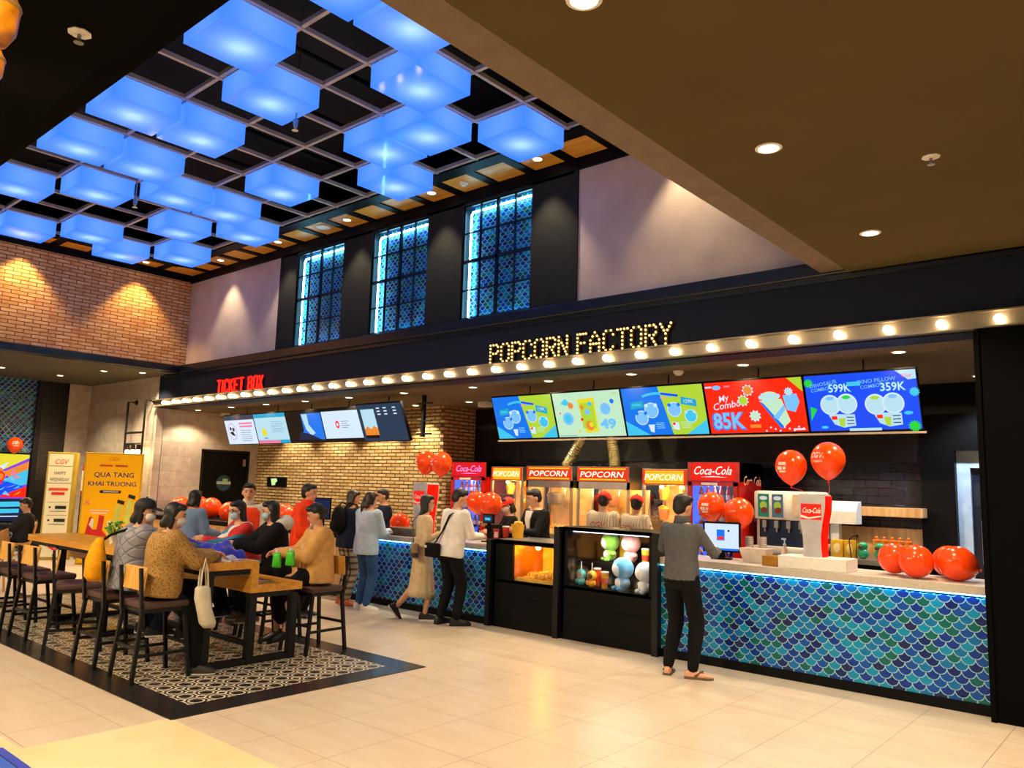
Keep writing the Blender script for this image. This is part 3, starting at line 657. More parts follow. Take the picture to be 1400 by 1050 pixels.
# ================================================================== BACK BAR
t = thing('back_counter', 'steel fronted back counter under the popcorn machines', 'counter', (-6.0, 9.9, 0))
box_obj('cabinet', M_steel, -8.75, -5.02, 9.45, 10.4, .1, .84, parent=t, world=True); box_obj('plinth', M_black, -8.75, -5.02, 9.5, 10.4, 0, .1, parent=t, world=True)
box_obj('worktop', M_steel, -8.77, -5.01, 9.38, 10.42, .84, .88, parent=t, world=True)
t = thing('back_counter', 'steel back counter below the wooden shelf at the right', 'counter', (-3.2, 9.9, 0))
box_obj('cabinet', M_black, -4.2, -2.44, 9.55, 10.4, 0, .93, parent=t, world=True); box_obj('worktop', M_steel, -4.22, -2.43, 9.35, 10.45, .93, .98, parent=t, world=True)
box_obj('splashback', M_oakpale, -3.75, -2.44, 10.43, 10.495, .98, 1.31, parent=t, world=True)
o = box_obj('wall_shelf', M_oakpale, -3.5, -2.44, 10.2, 10.495, 1.45, 1.56, bev=.004); tag(o, 'thick pale wooden shelf on the dark tiled back wall', 'shelf')
def popcorn_machine(x0, x1, zt, label, simple=False, y0=9.4):
    t = thing('popcorn_machine', label, 'popcorn machine', ((x0+x1)/2, y0+.3, .88), group='popcorn machines'); y1 = y0+.6; zs = zt-.22
    bm = BM(); bx(bm, x0, x1, y0, y1, zs, zt, bev=.008)
    if not simple: bx(bm, x0, x1, y0, y1, zs-.10, zs)
    for x in (x0, x1-.035):
        for y in (y0, y1-.035): bx(bm, x, x+.035, y, y+.035, .88, zs)
    bx(bm, x0, x1, y0, y1, .88, 1.0 if not simple else .94); obj('cabinet_frame', bm, M_steel, t, world=True)
    c = Canvas((x0, y0-.002, zs), (1, 0, 0), (0, 0, 1)); W = x1-x0; H = zt-zs
    eo = glow('lit_sign_orange', '#ff7a10', 1.1); er = glow('lit_sign_red', '#f03008', 1.0); ey = glow('lit_sign_yellow', '#ffc020', 1.15); ew = glow('lit_sign_white', '#fff2d8', 1.4)
    c.rect(.01, .01, W-.01, H-.01, er); c.rect(.05, .025, W-.05, .045, ey); c.rect(.05, H-.045, W-.05, H-.025, ey)
    if simple: c.rect(.05, .05, W-.05, H-.05, ey)
    c.text('POPCORN', W*.5-.02, H*.5-.042, .115, ew, shear=.25, off=.012, width=W*.82); c.done('illuminated_sign', t)
    bm = BM(); bx(bm, x0+.035, x1-.035, y0+.008, y0+.014, 1.0 if not simple else .94, zs); obj('glass_door', bm, M_glass, t, world=True)
    bm = BM(); bx(bm, x0+.03, x1-.03, y1-.02, y1-.01, .94, zs); obj('back_panel', bm, mat('warm_cream_steel', '#e8c890', .35), t, world=True)
    xc = (x0+x1)/2
    if not simple:
        bm = BM(); lathe(bm, [(.06, 0), (.13, .03), (.14, .16), (.12, .17), (.02, .2)], 18, (xc-.08, y0+.3, 1.42)); obj('kettle', bm, M_steel, t, smooth=True, world=True)
        bm = BM(); tube(bm, [(xc-.22, y0+.3, 1.62), (xc-.22, y0+.3, 1.5), (xc-.1, y0+.3, 1.5)], .012); tube(bm, [(xc+.1, y0+.3, 1.66), (xc+.08, y0+.3, 1.4)], .012); obj('hanger_arm', bm, M_steel, t, world=True)
        bm = BM(); bx(bm, x0+.04, x1-.04, y0+.05, y1-.05, 1.0, 1.06)
        for k in range(120): bmesh.ops.create_icosphere(bm, subdivisions=1, radius=rnd.uniform(.015, .025), matrix=Matrix.Translation((rnd.uniform(x0+.06, x1-.06), rnd.uniform(y0+.06, y1-.06), rnd.uniform(1.05, 1.12))))
        obj('popcorn_bed', bm, mat('buttery_popcorn', '#f0c860', .8), t, world=True)
        lamp('lamp', 'POINT', Vector((xc+.1, y0+.22, zs-.12))-Vector(t.location), 16, '#ffc878', t, shadow_soft_size=.05)
    else:
        for z in (1.28, 1.55): box_obj('glass_shelf', M_glass, x0+.035, x1-.035, y0+.03, y1-.03, z, z+.01, parent=t, world=True)
        for x in (x0+W*.28, x0+W*.72):
            bm = BM(); ell(bm, (x, y0+.2, zs-.02), .03); obj('bulb', bm, glow('lit_heat_lamp', '#ffd070', 14), t, world=True)
        lamp('lamp', 'POINT', Vector((xc, y0+.15, zs-.1))-Vector(t.location), 16, '#ffb050', t, shadow_soft_size=.06)
        k = 0
        for z in (1.56, 1.29, .945):
            for x in (x0+W*.27, x0+W*.73):
                tt = thing('popcorn_tub', 'popcorn tub, %s of the %s shelf in the %s warming cabinet' % ('left' if x < xc else 'right', {1.56: 'upper', 1.29: 'middle', .945: 'bottom'}[z], 'left' if x0 < -7 else 'right'), 'popcorn tub', (x, y0+.28, z), group='popcorn tubs in the warming cabinets')
                bm = BM(); lathe(bm, [(.055, 0), (.08, .14), (.075, .14), (.052, .01)], 16); obj('tub', bm, mat('amber_tub', '#e8901c', .4), tt, smooth=True)
                bm = BM(); ell(bm, (0, 0, .14), (.075, .075, .035), u=10, v=6)
                for q in range(14): ell(bm, (rnd.uniform(-.05, .05), rnd.uniform(-.05, .05), .15+rnd.uniform(0, .03)), .02, u=6, v=4)
                obj('popcorn', bm, mat('buttery_popcorn', '#f0c860', .8), tt, smooth='all')
    return t
popcorn_machine(-8.545, -7.885, 1.99, 'small warming cabinet with a yellow POPCORN sign beside the left drinks fridge', True)
popcorn_machine(-7.81, -6.94, 2.005, 'left large steel popcorn machine with a red POPCORN sign')
popcorn_machine(-6.85, -5.96, 2.0, 'right large steel popcorn machine with a red POPCORN sign')
popcorn_machine(-5.75, -5.06, 1.975, 'small warming cabinet with a yellow POPCORN sign beside the right drinks fridge', True)
for (a, b, c_, l) in (((-7.32, 9.75, 2.0), (-7.25, 9.8, 2.16), (-6.85, 9.85, 2.75), 'left ribbed steel exhaust duct rising from a popcorn machine'), ((-6.42, 9.75, 2.0), (-6.46, 9.8, 2.16), (-6.62, 9.85, 2.75), 'right ribbed steel exhaust duct rising from a popcorn machine')):
    a, b, c_ = Vector(a), Vector(b), Vector(c_); pts = []; rs = []
    for k in range(46):
        q = k/45; p = (a*(1-q)**2+b*2*q*(1-q)*1.0+c_*q*q) if 1 else a
        pts.append(p); rs.append(.078+.008*(k % 2))
    bm = BM(); tube(bm, pts+[c_+Vector((0, 0, .28))], rs+[.08], 16); o = obj('exhaust_duct', bm, mat('ribbed_duct_metal', '#b8a878', .35, .7), smooth=True); tag(o, l, 'duct', 'exhaust ducts')
    o['label'] = l
# drinks fridges
def fridge(x0, x1, y0, zt, label, lit, which):
    t = thing('drinks_fridge', label, 'fridge', ((x0+x1)/2, y0+.35, 0), group='red drinks fridges'); y1 = y0+.7; W = x1-x0; zs = zt-.24
    bm = BM(); bx(bm, x0, x0+.05, y0, y1, .1, zt); bx(bm, x1-.05, x1, y0, y1, .1, zt); bx(bm, x0, x1, y1-.05, y1, .1, zt); bx(bm, x0, x1, y0+.01, y1, zs, zt); bx(bm, x0, x1, y0, y1, .1, .35); bx(bm, x0+.05, x1-.05, y0+.05, y1-.05, 0, .1)
    obj('cabinet', bm, M_red, t, world=True)
    c = Canvas((x0, y0+.008, zs), (1, 0, 0), (0, 0, 1)); eh = glow('lit_header_'+which, '#e80c20' if which == 'left' else '#f01808', 1.0); ew = glow('lit_script_'+which, '#ff90e0' if which == 'left' else '#ffe8e0', 1.3)
    c.rect(.01, .01, W-.01, .23, eh); c.text('Coca-Cola', W/2-.02, .085, .15, ew, shear=.35, off=.008, width=W*.74); c.poly([(W*.25, .05), (W*.5, .065), (W*.78, .05), (W*.5, .052)], ew); c.done('illuminated_header', t)
    bm = BM()
    for b in ((x0+.02, x0+.07), (x1-.07, x1-.02)): bx(bm, b[0], b[1], y0-.03, y0, .36, zs-.01)
    bx(bm, x0+.02, x1-.02, y0-.03, y0, .36, .42); bx(bm, x0+.02, x1-.02, y0-.03, y0, zs-.06, zs-.01); dr = obj('door', bm, M_red, t, world=True)
    box_obj('door_glass', M_glass, x0+.07, x1-.07, y0-.02, y0-.014, .42, zs-.06, parent=dr, world=True)
    box_obj('handle', M_white, x0+W*.3, x0+W*.6, y0-.045, y0-.03, zs-.05, zs-.02, parent=dr, world=True)
    box_obj('side_light', glow('lit_fridge_blue', '#3a60ff', 1.6), x0+.055, x0+.085, y0+.03, y1-.1, .42, zs-.04, parent=t, world=True)
    box_obj('liner', mat('dark_blue_liner', '#142048', .5), x0+.05, x1-.05, y1-.07, y1-.05, .35, zs, parent=t, world=True)
    lamp('lamp', 'POINT', Vector(((x0+x1)/2, y0+.12, zs-.1))-Vector(t.location), 5, '#a8c0ff', t, shadow_soft_size=.05)
    zz = [.42, .72, 1.0, 1.28, 1.55]
    for i, z in enumerate(zz):
        if z > zs-.15: continue
        box_obj('wire_shelf', M_steel, x0+.05, x1-.05, y0+.05, y1-.08, z-.012, z, parent=t, world=True)
        nb = 6
        for k in range(nb):
            x = x0+.12+(W-.24)*k/(nb-1)
            cols = [('#c01810', 'red'), ('#7a3a90', 'purple'), ('#1c2c70', 'dark blue'), ('#c01810', 'red')][i % 4]
            key = (which, i)
            if k == 0:
                b = thing('drink_bottle', '%s drink bottle on the %s shelf of the %s fridge' % (cols[1], ORD[i]+' lowest', which), 'bottle', (x, y0+.14, z), group='bottles on the %s shelf of the %s fridge' % (ORD[i], which))
                bm = BM(); lathe(bm, [(.03, 0), (.032, .01), (.032, .12), (.026, .15), (.013, .19), (.013, .205)], 14); obj('bottle_body', bm, mat('bottle_'+cols[1], cols[0], .2, coat=.4), b, smooth=True)
                bm = BM(); lathe(bm, [(.0335, .04), (.0335, .1)], 14); obj('paper_label', bm, mat('pale_label', '#e0d0c8', .5), b, smooth=True)
                bm = BM(); lathe(bm, [(.016, .2), (.016, .222), (.002, .222)], 12); obj('cap', bm, M_white, b)
            else: dup(b, (x, y0+.14, z))
    return t
fridge(-9.66, -8.86, 9.62, 2.065, 'left red drinks fridge with a glowing pink script header against the brick return', 1, 'left')
t = fridge(-5.0, -4.29, 9.3, 2.06, 'right red drinks fridge with a white script header and script on its side', 1, 'right')
c = Canvas((-4.29, 9.3, 0), (0, 1, 0), (0, 0, 1)); pk = mat('pale_pink_script', '#e8a8a0', .5)
c.text('Coca-Cola', .37, 1.78, .17, pk, shear=.3, off=.005, width=.52); c.circ(.36, 1.6, .23, mat('darker_red_disc', '#8c0c08', .4)); c.rect(.40, 1.33, .58, 1.38, pk); c.done('side_script', t)
# milk drink dispenser
t = thing('post_mix_dispenser', 'cream drinks dispenser with green and grey picture panels behind the counter', 'drinks dispenser', (-3.72, 9.75, .98))
prof = [(0, .38), (0, .68), (.03, .73), (.5, .73), (.5, .38)]
bm = BM(); bx(bm, -4.2, -3.42, 9.50, 9.95, 1.37, 1.72, bev=.03); bx(bm, -4.2, -3.42, 9.6, 9.95, .98, 1.37); bx(bm, -4.2, -3.42, 9.45, 9.95, .98, 1.05, bev=.01); obj('housing', bm, M_white, t, world=True, smooth=True)
bm = BM(); bx(bm, -4.16, -3.46, 9.585, 9.6, 1.05, 1.37); obj('dispensing_bay', bm, mat('navy_bay', '#0c2348', .3), t, world=True)
bm = BM()
for k in range(5): bx(bm, -4.1+k*.15, -4.05+k*.15, 9.53, 9.59, 1.27, 1.36); cyl(bm, (-4.075+k*.15, 9.55, 1.28), (-4.075+k*.15, 9.55, 1.22), .012)
obj('tap_row', bm, M_steel, t, world=True)
c = Canvas((-4.2, 9.498, 1.37), (1, 0, 0), (0, 0, 1))
for x, a, b_ in ((.06, '#1a8a6a', '#0c5a44'), (.24, '#5a7a84', '#3a4a50')):
    c.rect(x, .03, x+.14, .31, glow('lit_panel_'+a, a, .6)); c.circ(x+.07, .26, .05, glow('panel_cream', '#e8e8d8', .8), ry=.025); c.circ(x+.07, .17, .045, glow('panel_yellowgreen', '#b8c840', .7), ry=.05); c.circ(x+.08, .11, .045, glow('panel_brown', '#8a3020', .7), ry=.04)
c.rect(.5, .05, .62, .31, mat('pale_tan_print', '#c8b090', .6)); c.done('picture_panels', t)
t = thing('cup_dispenser', 'white rounded dispenser on the shelf right of the drinks tower', 'dispenser', (-3.45, 10.1, .98))
bm = BM(); prism(bm, [(9.85, 1.35), (9.85, 1.5), (9.93, 1.6), (10.05, 1.62), (10.05, 1.35)], 'x', -3.42, -3.08); bx(bm, -3.4, -3.3, 9.9, 10.0, .98, 1.36); obj('housing', bm, M_white, t, world=True)
# goods on the back counter
def packet(x, y, z, w_, h, col, label, name='popcorn_tin', extra=None, rnd_=True):
    t = thing(name, label, {'popcorn_tin': 'tin', 'popcorn_bag': 'bag', 'gift_tub': 'tub'}.get(name, 'packet'), (x, y, z), group='goods on the back counter')
    bm = BM()
    if rnd_: lathe(bm, [(w_*.42, 0), (w_*.5, .01), (w_*.5, h-.02), (w_*.52, h), (w_*.4, h)], 18)
    else: bx(bm, -w_/2, w_/2, -w_*.25, w_*.25, 0, h, bev=.012)
    obj('container', bm, mat('tin_'+col, col, .4), t, smooth=True)
    if extra:
        bm = BM()
        if rnd_: lathe(bm, [(w_*.51, h*.3), (w_*.51, h*.7)], 18)
        else: ell(bm, (0, -w_*.25, h*.5), (w_*.3, .006, h*.28))
        obj('printed_label', bm, mat('print_'+extra, extra, .5), t, smooth='all')
    return t
packet(-3.33, 9.55, .98, .085, .20, '#8c1c10', 'dark red tin with a cream band beside the drinks tower', extra='#c8a070')
packet(-3.20, 9.55, .98, .13, .20, '#d8a818', 'left yellow snack bag on the back counter', 'popcorn_bag', '#f0e0a0', False)
packet(-3.06, 9.55, .98, .13, .20, '#c89810', 'right yellow snack bag on the back counter', 'popcorn_bag', '#e8d070', False)
for x, l in ((-2.92, 'green round figurine tub beside the yellow bags'), (-2.74, 'green figurine tub partly hidden by the balloons')):
    t = thing('figurine_tub', l, 'tub', (x, 9.55, .98), group='figurine tubs'); bm = BM(); ell(bm, (0, 0, .06), (.06, .055, .06)); ell(bm, (0, 0, .14), (.052, .05, .05)); obj('body', bm, mat('toy_green', '#1a9a6a', .3, coat=.4), t, smooth='all')
    bm = BM(); ell(bm, (-.02, -.045, .13), (.025, .012, .025)); obj('round_patch', bm, mat('toy_brown', '#5a3a20', .4), t, smooth='all')
for i in range(5):
    x = -2.83+.085*i
    tt = thing('popcorn_bucket', '%s orange rimmed popcorn bucket from the left at the back' % ORD[i], 'bucket', (x, 9.75, .98), group='popcorn buckets at the back')
    bm = BM(); lathe(bm, [(.028, 0), (.04, .19), (.036, .19), (.025, .01)], 14); obj('bucket_body', bm, mat('tin_#e0a81c', '#e0a81c', .4), tt, smooth=True)
    bm = BM(); lathe(bm, [(.043, .19), (.043, .21), (.004, .225)], 14); obj('lid', bm, mat('orange_lid', '#e06818', .4), tt, smooth=True)
    bm = BM(); ell(bm, (0, 0, .235), .018, u=8, v=6); obj('knob', bm, mat('orange_lid', '#e06818', .4), tt, smooth='all')
# ================================================================== THINGS ON THE RIGHT COUNTER
ZC = 1.0
t = thing('plinth_box', 'white laminate plinth box under the drinks tower', 'box', (-2.71, 7.52, ZC))
bm = BM(); bx(bm, -3.02, -2.40, 7.36, 7.68, ZC, ZC+.115, bev=.004); obj('box', bm, mat('speckled_white_laminate', '#e2ded8', .4, var=.03, vs_=40), t, world=True)
bm = BM()
for x in (-3.0, -2.71, -2.42):
    for z in (.012, .10): cyl(bm, (x, 7.36, ZC+z), (x, 7.357, ZC+z), .004, n=8)
obj('screws', bm, M_steel, t, world=True)
def drinks_tower(loc, label, s=1., rz=0.):
    t = thing('drinks_tower', label, 'drinks tower', loc, rz, 'soft drink towers')
    zs = [0, .06, .18, .3, .42, .5, .56, .575]; hw = [.085, .082, .083, .098, .122, .128, .125, .115]; 
    def ring(z, h, d0, d1): return [Vector((-h, d0, z)), Vector((h, d0, z)), Vector((h, d1, z)), Vector((-h, d1, z))]
    bm = BM(); loft(bm, [ring(z*s, h*s, -.10*s-.02*math.sin(z*5)*s, .06*s) for z, h in zip(zs, hw)]); obj('tower_body', bm, mat('silver_grey_plastic', '#b4b2b6', .35), t, smooth=True)
    for sx in (-1, 1):
        bm = BM(); loft(bm, [[Vector((sx*h*s, (-.095-.02*math.sin(z*5))*s, z*s)), Vector((sx*(h+.012)*s, -.05*s, z*s)), Vector((sx*(h+.012)*s, .04*s, z*s)), Vector((sx*h*s, .04*s, z*s))] for z, h in zip(zs[:-1], hw[:-1])]); obj('side_trim', bm, glow('bright_red_trim', '#e81408', .25, '#e01808'), t, smooth=True)
    c = Canvas((0, -.119*s, .34*s), (1, 0, 0), (0, 0, 1)); rr = glow('lit_logo_red', '#e02010', .8, '#c01810'); ww = mat('white_print', '#f4f0ec', .4)
    c.rect(-.095*s, .0, .095*s, .145*s, rr); c.text('Coca-Cola', -.0, .062*s, .07*s, ww, shear=.3, off=.012, width=.17*s)
    c.poly([(-.095*s, .045*s), (-.02*s, .02*s), (.095*s, .04*s), (.095*s, .03*s), (-.02*s, .005*s), (-.095*s, .02*s)], ww); c.done('logo_panel', t, world=False)
    return t
drinks_tower((-2.73, 7.56, ZC+.115), 'tall silver soft drink tower with a red script panel on the right counter', 1.0)
drinks_tower((-8.30, 7.80, .96), 'silver soft drink tower with red side on the left counter by the brick wall', 1.28, rz=-.1)
t = thing('touch_monitor', 'black framed touchscreen monitor the man in grey uses', 'monitor', (-3.76, 7.72, ZC))
R_ = Matrix.Translation((-3.76, 7.72, 0)) @ Matrix.Rotation(.35, 4, 'Z')
bm = BM(); bx(bm, -.19, .19, -.015, .02, 1.07, 1.38, bev=.008, M=R_); obj('bezel', bm, M_black, t, world=True)
c = Canvas(R_ @ Vector((-.17, -.016, 1.09)), R_.to_3x3() @ Vector((1, 0, 0)), (0, 0, 1)); c.rect(0, 0, .34, .27, E['white']); c.rect(0, 0, .34, .02, E['blue']); c.rect(.12, .10, .20, .21, E['blue']); c.rect(.13, .11, .19, .14, E['red']); c.rect(.23, .19, .25, .21, E['navy']); c.done('display', t)
bm = BM(); bx(bm, -.03, .03, 0, .04, 1.01, 1.12, M=R_); bx(bm, -.10, .10, -.08, .1, ZC, ZC+.015, M=R_); obj('stand', bm, M_black, t, world=True)
t = thing('plastic_tub', 'white tapered plastic tub beside the monitor on the right counter', 'tub', (-3.36, 7.66, ZC))
bm = BM(); loft(bm, [[Vector((x*a, y*a*.8, z)) for x, y in ((-1, -1), (1, -1), (1, 1), (-1, 1))] for a, z in ((.10, 0), (.135, .135), (.14, .14), (.128, .14), (.095, .01))]); obj('tub', bm, mat('milky_plastic', '#d8ccc0', .4), t)
t = thing('wicker_basket', 'small woven wicker basket in front of the white tub', 'basket', (-3.12, 7.46, ZC))
bm = BM()
for k in range(9): 
    z = .006+.0105*k; pts = [(-.07, -.05, z), (.07, -.05, z), (.07, .05, z), (-.07, .05, z), (-.07, -.05, z)]
    for a, b_ in zip(pts, pts[1:]): cyl(bm, a, b_, .0065, n=6)
for k in range(8):
    for y in (-.055, .055): cyl(bm, (-.07+.02*k, y, 0), (-.07+.02*k, y, .1), .004, n=5)
bx(bm, -.07, .07, -.05, .05, .0, .01); obj('weave', bm, mat('golden_wicker', '#b07c28', .6), t)
t = thing('pump_bottle', 'clear hand sanitiser pump bottle left of the drinks tower', 'bottle', (-3.13, 7.80, ZC))
bm = BM(); lathe(bm, [(.032, 0), (.034, .01), (.034, .13), (.012, .165), (.012, .18)], 16); obj('bottle_body', bm, mat('milky_liquid', '#d8c8b0', .2, coat=.4), t, smooth=True)
bm = BM(); cyl(bm, (0, 0, .18), (0, 0, .235), .006); bx(bm, -.03, .012, -.008, .008, .232, .248); lathe(bm, [(.016, .175), (.016, .195), (.003, .197)], 12); obj('pump', bm, mat('pale_blue_pump', '#a8c8e0', .3), t)
t = thing('yellow_bowl', 'low yellow bowl between the pump bottle and the tower', 'bowl', (-3.03, 7.86, ZC))
bm = BM(); lathe(bm, [(.04, 0), (.075, .03), (.08, .055), (.074, .055), (.068, .032), (.001, .01)], 20); obj('bowl', bm, mat('bright_yellow_plastic', '#e8c818', .35), t, smooth=True)
for i, (x, y) in enumerate(((-3.55, 7.92), (-3.42, 7.95))):
    t = thing('cup_stack', ['left', 'right'][i]+' stack of clear plastic cups behind the counter', 'cups', (x, y, ZC), group='cup stacks'); bm = BM()
    pr = []
    for k in range(7): pr += [(.038+.0, .02*k+.11), (.043, .02*k+.12)]
    lathe(bm, [(.028, 0)]+pr, 16); obj('stacked_cups', bm, mat('clear_grey_plastic', '#b0a49c', .15, coat=.3), t, smooth=True)
t = thing('receipt_gadget', 'black desk microphone stand on the back counter', 'stand', (-3.02, 9.45, .98)); bm = BM(); tube(bm, [(0, 0, 0), (-.02, 0, .2), (.02, 0, .25), (.07, 0, .26)], .006); tube(bm, [(.06, 0, 0), (.065, 0, .2), (.07, 0, .26)], .004); ell(bm, (.07, 0, .26), .014); obj('arm', bm, M_black, t); t.name = 'desk_arm_stand'; t['label'] = 'black curved double arm stand behind the yellow bags'

# left counter things
t = thing('grey_box', 'grey metal box on the left counter by the balloons', 'box', (-8.38, 7.50, .96)); bm = BM(); bx(bm, -.25, .25, -.12, .14, 0, .11, bev=.006); obj('box', bm, mat('grey_sheet_metal', '#6a645e', .4, .6), t)
t = thing('payment_terminal', 'small black payment display next to the man in white', 'terminal', (-6.98, 7.66, .96))
bm = BM(); bx(bm, -.02, .02, -.01, .03, 0, .26); bx(bm, -.09, .09, -.02, .02, .24, .36, bev=.006); bx(bm, -.07, .07, -.06, .06, 0, .015); obj('body', bm, M_black, t); c = Canvas((-.075, -.021, .26), (1, 0, 0), (0, 0, 1)); c.rect(0, 0, .15, .08, E['slate']); c.rect(.03, .02, .12, .05, E['cyan']); c.done('display', t, world=False)
t = thing('counter_sign', 'small red counter card in a black stand beside the popcorn case', 'sign', (-6.70, 7.50, .96))
bm = BM(); bx(bm, -.09, .09, 0, .03, 0, .24, bev=.004); obj('stand', bm, M_black, t); c = Canvas((-.05, -.001, 0), (1, 0, 0), (0, 0, 1)); c.rect(0, 0, .10, .19, M_red); c.rect(.02, .08, .08, .15, mat('pale_pink_card', '#e8b8b0', .6)); c.rect(.025, .03, .075, .05, M_white); c.done('card', t, world=False)
t = thing('popcorn_box', 'tall yellow popcorn box in front of the suited man', 'popcorn box', (-6.45, 7.62, 1.045)); bm = BM(); loft(bm, [[Vector((x*a, y*a, z)) for x, y in ((-1, -1), (1, -1), (1, 1), (-1, 1))] for a, z in ((.045, 0), (.06, .17))]); obj('carton', bm, mat('yellow_card', '#e8a818', .5), t)
bm = BM()
for q in range(22): ell(bm, (rnd.uniform(-.045, .045), rnd.uniform(-.045, .045), .17+rnd.uniform(0, .025)), .017, u=6, v=4)
obj('popcorn', bm, mat('buttery_popcorn', '#f0c860', .8), t, smooth='all')
cup((-6.60, 7.56, 1.045), '#d83818', 'large red paper cup beside the yellow popcorn box', .13, .05, group='cups on the popcorn case', band='#c82810')
t = thing('small_bottle', 'little blue and white bottle on the popcorn case', 'bottle', (-6.74, 7.6, .96)); bm = BM(); lathe(bm, [(.03, 0), (.03, .07), (.012, .1), (.012, .13)], 14); obj('bottle_body', bm, mat('pale_blue_bottle', '#8098b8', .3), t, smooth=True); bm = BM(); lathe(bm, [(.016, .12), (.016, .15), (.002, .15)], 12); obj('cap', bm, mat('navy_cap', '#182850', .4), t)
t = thing('touch_monitor', 'tilted dark blue ticket monitor near the orange jacket', 'monitor', (-10.5, 7.6, .92)); M_t = Matrix.Translation((-10.5, 7.6, 0)) @ Matrix.Rotation(.25, 4, 'Z')
bm = BM(); bx(bm, -.17, .17, -.01, .02, 1.08, 1.42, M=M_t, bev=.006); bx(bm, -.03, .03, .0, .04, .93, 1.12, M=M_t); bx(bm, -.1, .1, -.07, .09, .92, .935, M=M_t); obj('bezel', bm, M_black, t, world=True)
c = Canvas(M_t @ Vector((-.155, -.011, 1.10)), M_t.to_3x3() @ Vector((1, 0, 0)), (0, 0, 1)); c.rect(0, 0, .31, .30, E['navy'])
for k in range(6): c.rect(.03, .03+.04*k, .12+.02*((k*7) % 5), .045+.04*k, E['slate'])
c.done('display', t)

# ================================================================== BALLOONS
n = N('red_orange_latex'); n.b.inputs['Base Color'].default_value = hx('#ff4c0c'); n.b.inputs['Roughness'].default_value = .18
n.b.inputs['Subsurface Weight'].default_value = .25; n.b.inputs['Subsurface Radius'].default_value = (.3, .06, .02); n.b.inputs['Subsurface Scale'].default_value = .1
n.b.inputs['Emission Color'].default_value = hx('#ff2a06'); n.b.inputs['Emission Strength'].default_value = 0.0; n.b.inputs['Transmission Weight'].default_value = 0.0
M_bal = n.m
lw = mat('pale_balloon_print', '#ffe6d8', .5)
def balloon(c, r, label, tilt=(0, 0), text=None, group='balloons', string=None, ang=0.):
    """c: centre of the round part, knot at the bottom before tilting"""
    t = thing('balloon', label, 'balloon', c, group=group); R = (Matrix.Rotation(tilt[1], 4, 'Z') @ Matrix.Rotation(tilt[0], 4, 'X'))
    pf = []
    for k in range(25):
        a = -PI/2+PI*k/24; rr = r*math.cos(a); z = r*1.06*math.sin(a)
        if a < 0: z = z*(1+.22*(-a/(PI/2))**2); rr = rr*(1-.10*(-a/(PI/2))**1.5)
        pf.append((max(rr, .004), z))
    bm = BM(); lathe(bm, pf, 28); obj('latex_skin', bm, M_bal, t, smooth='all', M=R)
    zb = -r*1.06*1.22
    bm = BM(); lathe(bm, [(.004, zb+.004), (.008, zb-.012), (.013, zb-.02), (.002, zb-.02)], 10); obj('knot', bm, M_bal, t, smooth=True, M=R)
    if text:
        az = ang  # print faces the camera side
        d0 = Vector((math.sin(az), -math.cos(az), 0)); rv = Vector((math.cos(az), math.sin(az), 0))
        def wrap(x, y, e):
            p = (d0 + rv*(x/r) + Vector((0, 0, y/r))).normalized(); return p*(r+.001+e)
        cv = Canvas((0, 0, 0), (1, 0, 0), (0, 0, 1), wrap=wrap, step=.0003)
        if text == 'cgv':
            cv.text('CGV', 0, .01, .085, lw, shear=.2, off=.014, width=.15); cv.text('CINEMAS', .01, -.035, .035, lw, off=.006, width=.13)
        else:
            cv.rect(-.035, .005, .05, .035, lw); cv.rect(-.055, -.045, .01, -.008, lw); cv.rect(-.035, -.075, .045, -.052, lw); cv.rect(.02, -.040, .05, -.012, lw)
        cv.done('print', t, world=False)
    if string:
        bm = BM(); p1 = Vector(string)-Vector(c); tube(bm, [(0, 0, zb-.02), Vector((p1.x*.5+.01, p1.y*.5, (zb+p1.z)/2)), p1], .0025, n=5); obj('ribbon', bm, mat('pink_ribbon', '#c04858', .5), t)
    return t
balloon((-3.02, 7.72, 1.96), .150, 'left balloon tied above the right drinks tower with blocky print', (0, 0), 'm', string=(-2.82, 7.6, 1.69), ang=-.3)
balloon((-2.66, 7.72, 2.025), .158, 'right balloon tied above the right drinks tower with three pale letters', (0, 0), 'cgv', string=(-2.62, 7.6, 1.69), ang=-.45)
balloon((-3.98, 7.93, 1.53), .145, 'balloon directly above the touchscreen beside the man in grey', (.3, .3), 'm', ang=-.1, string=(-3.8, 7.93, 1.0))
balloon((-3.68, 7.95, 1.47), .155, 'balloon right of the man in grey above the touchscreen', (-.3, -.6), None, string=(-3.75, 7.93, 1.0))
for (p, r, l, ti) in (((-2.08, 7.66, 1.145), .135, 'leftmost balloon lying on the right counter with a curl print', (1.25, .6)), ((-1.86, 7.50, 1.145), .14, 'middle front balloon lying on the right counter', (1.35, 0)), ((-1.68, 7.84, 1.14), .135, 'balloon at the back of the right counter bunch', (1.3, .8)), ((-1.56, 7.58, 1.145), .145, 'rightmost balloon lying on the right counter', (1.3, -.8))):
    t = balloon(p, r, l, ti, None, 'balloons lying on the right counter')
    if 'curl' in l: 
        cv = Canvas((0, 0, 0), (1, 0, 0), (0, 0, 1), wrap=lambda x, y, e: (Vector((.62, -.75, .25)).normalized()+Vector((.77, .63, 0))*(x/.135)+Vector((0, 0, y/.135))).normalized()*(.1365+e), step=.0003); cv.text('G', 0, -.03, .09, lw, off=.012); cv.done('print', t, world=False)
for (p, r, l, s_, ta) in (((-8.47, 7.9, 2.0), .15, 'left balloon above the left drinks tower', (-8.36, 7.85, 1.72), 'm'), ((-8.17, 7.92, 1.985), .155, 'right balloon above the left drinks tower with pale letters', (-8.26, 7.85, 1.72), 'cgv')):
    balloon(p, r, l, (0, 0), ta, 'balloons above the left drinks tower', s_, ang=-.55)
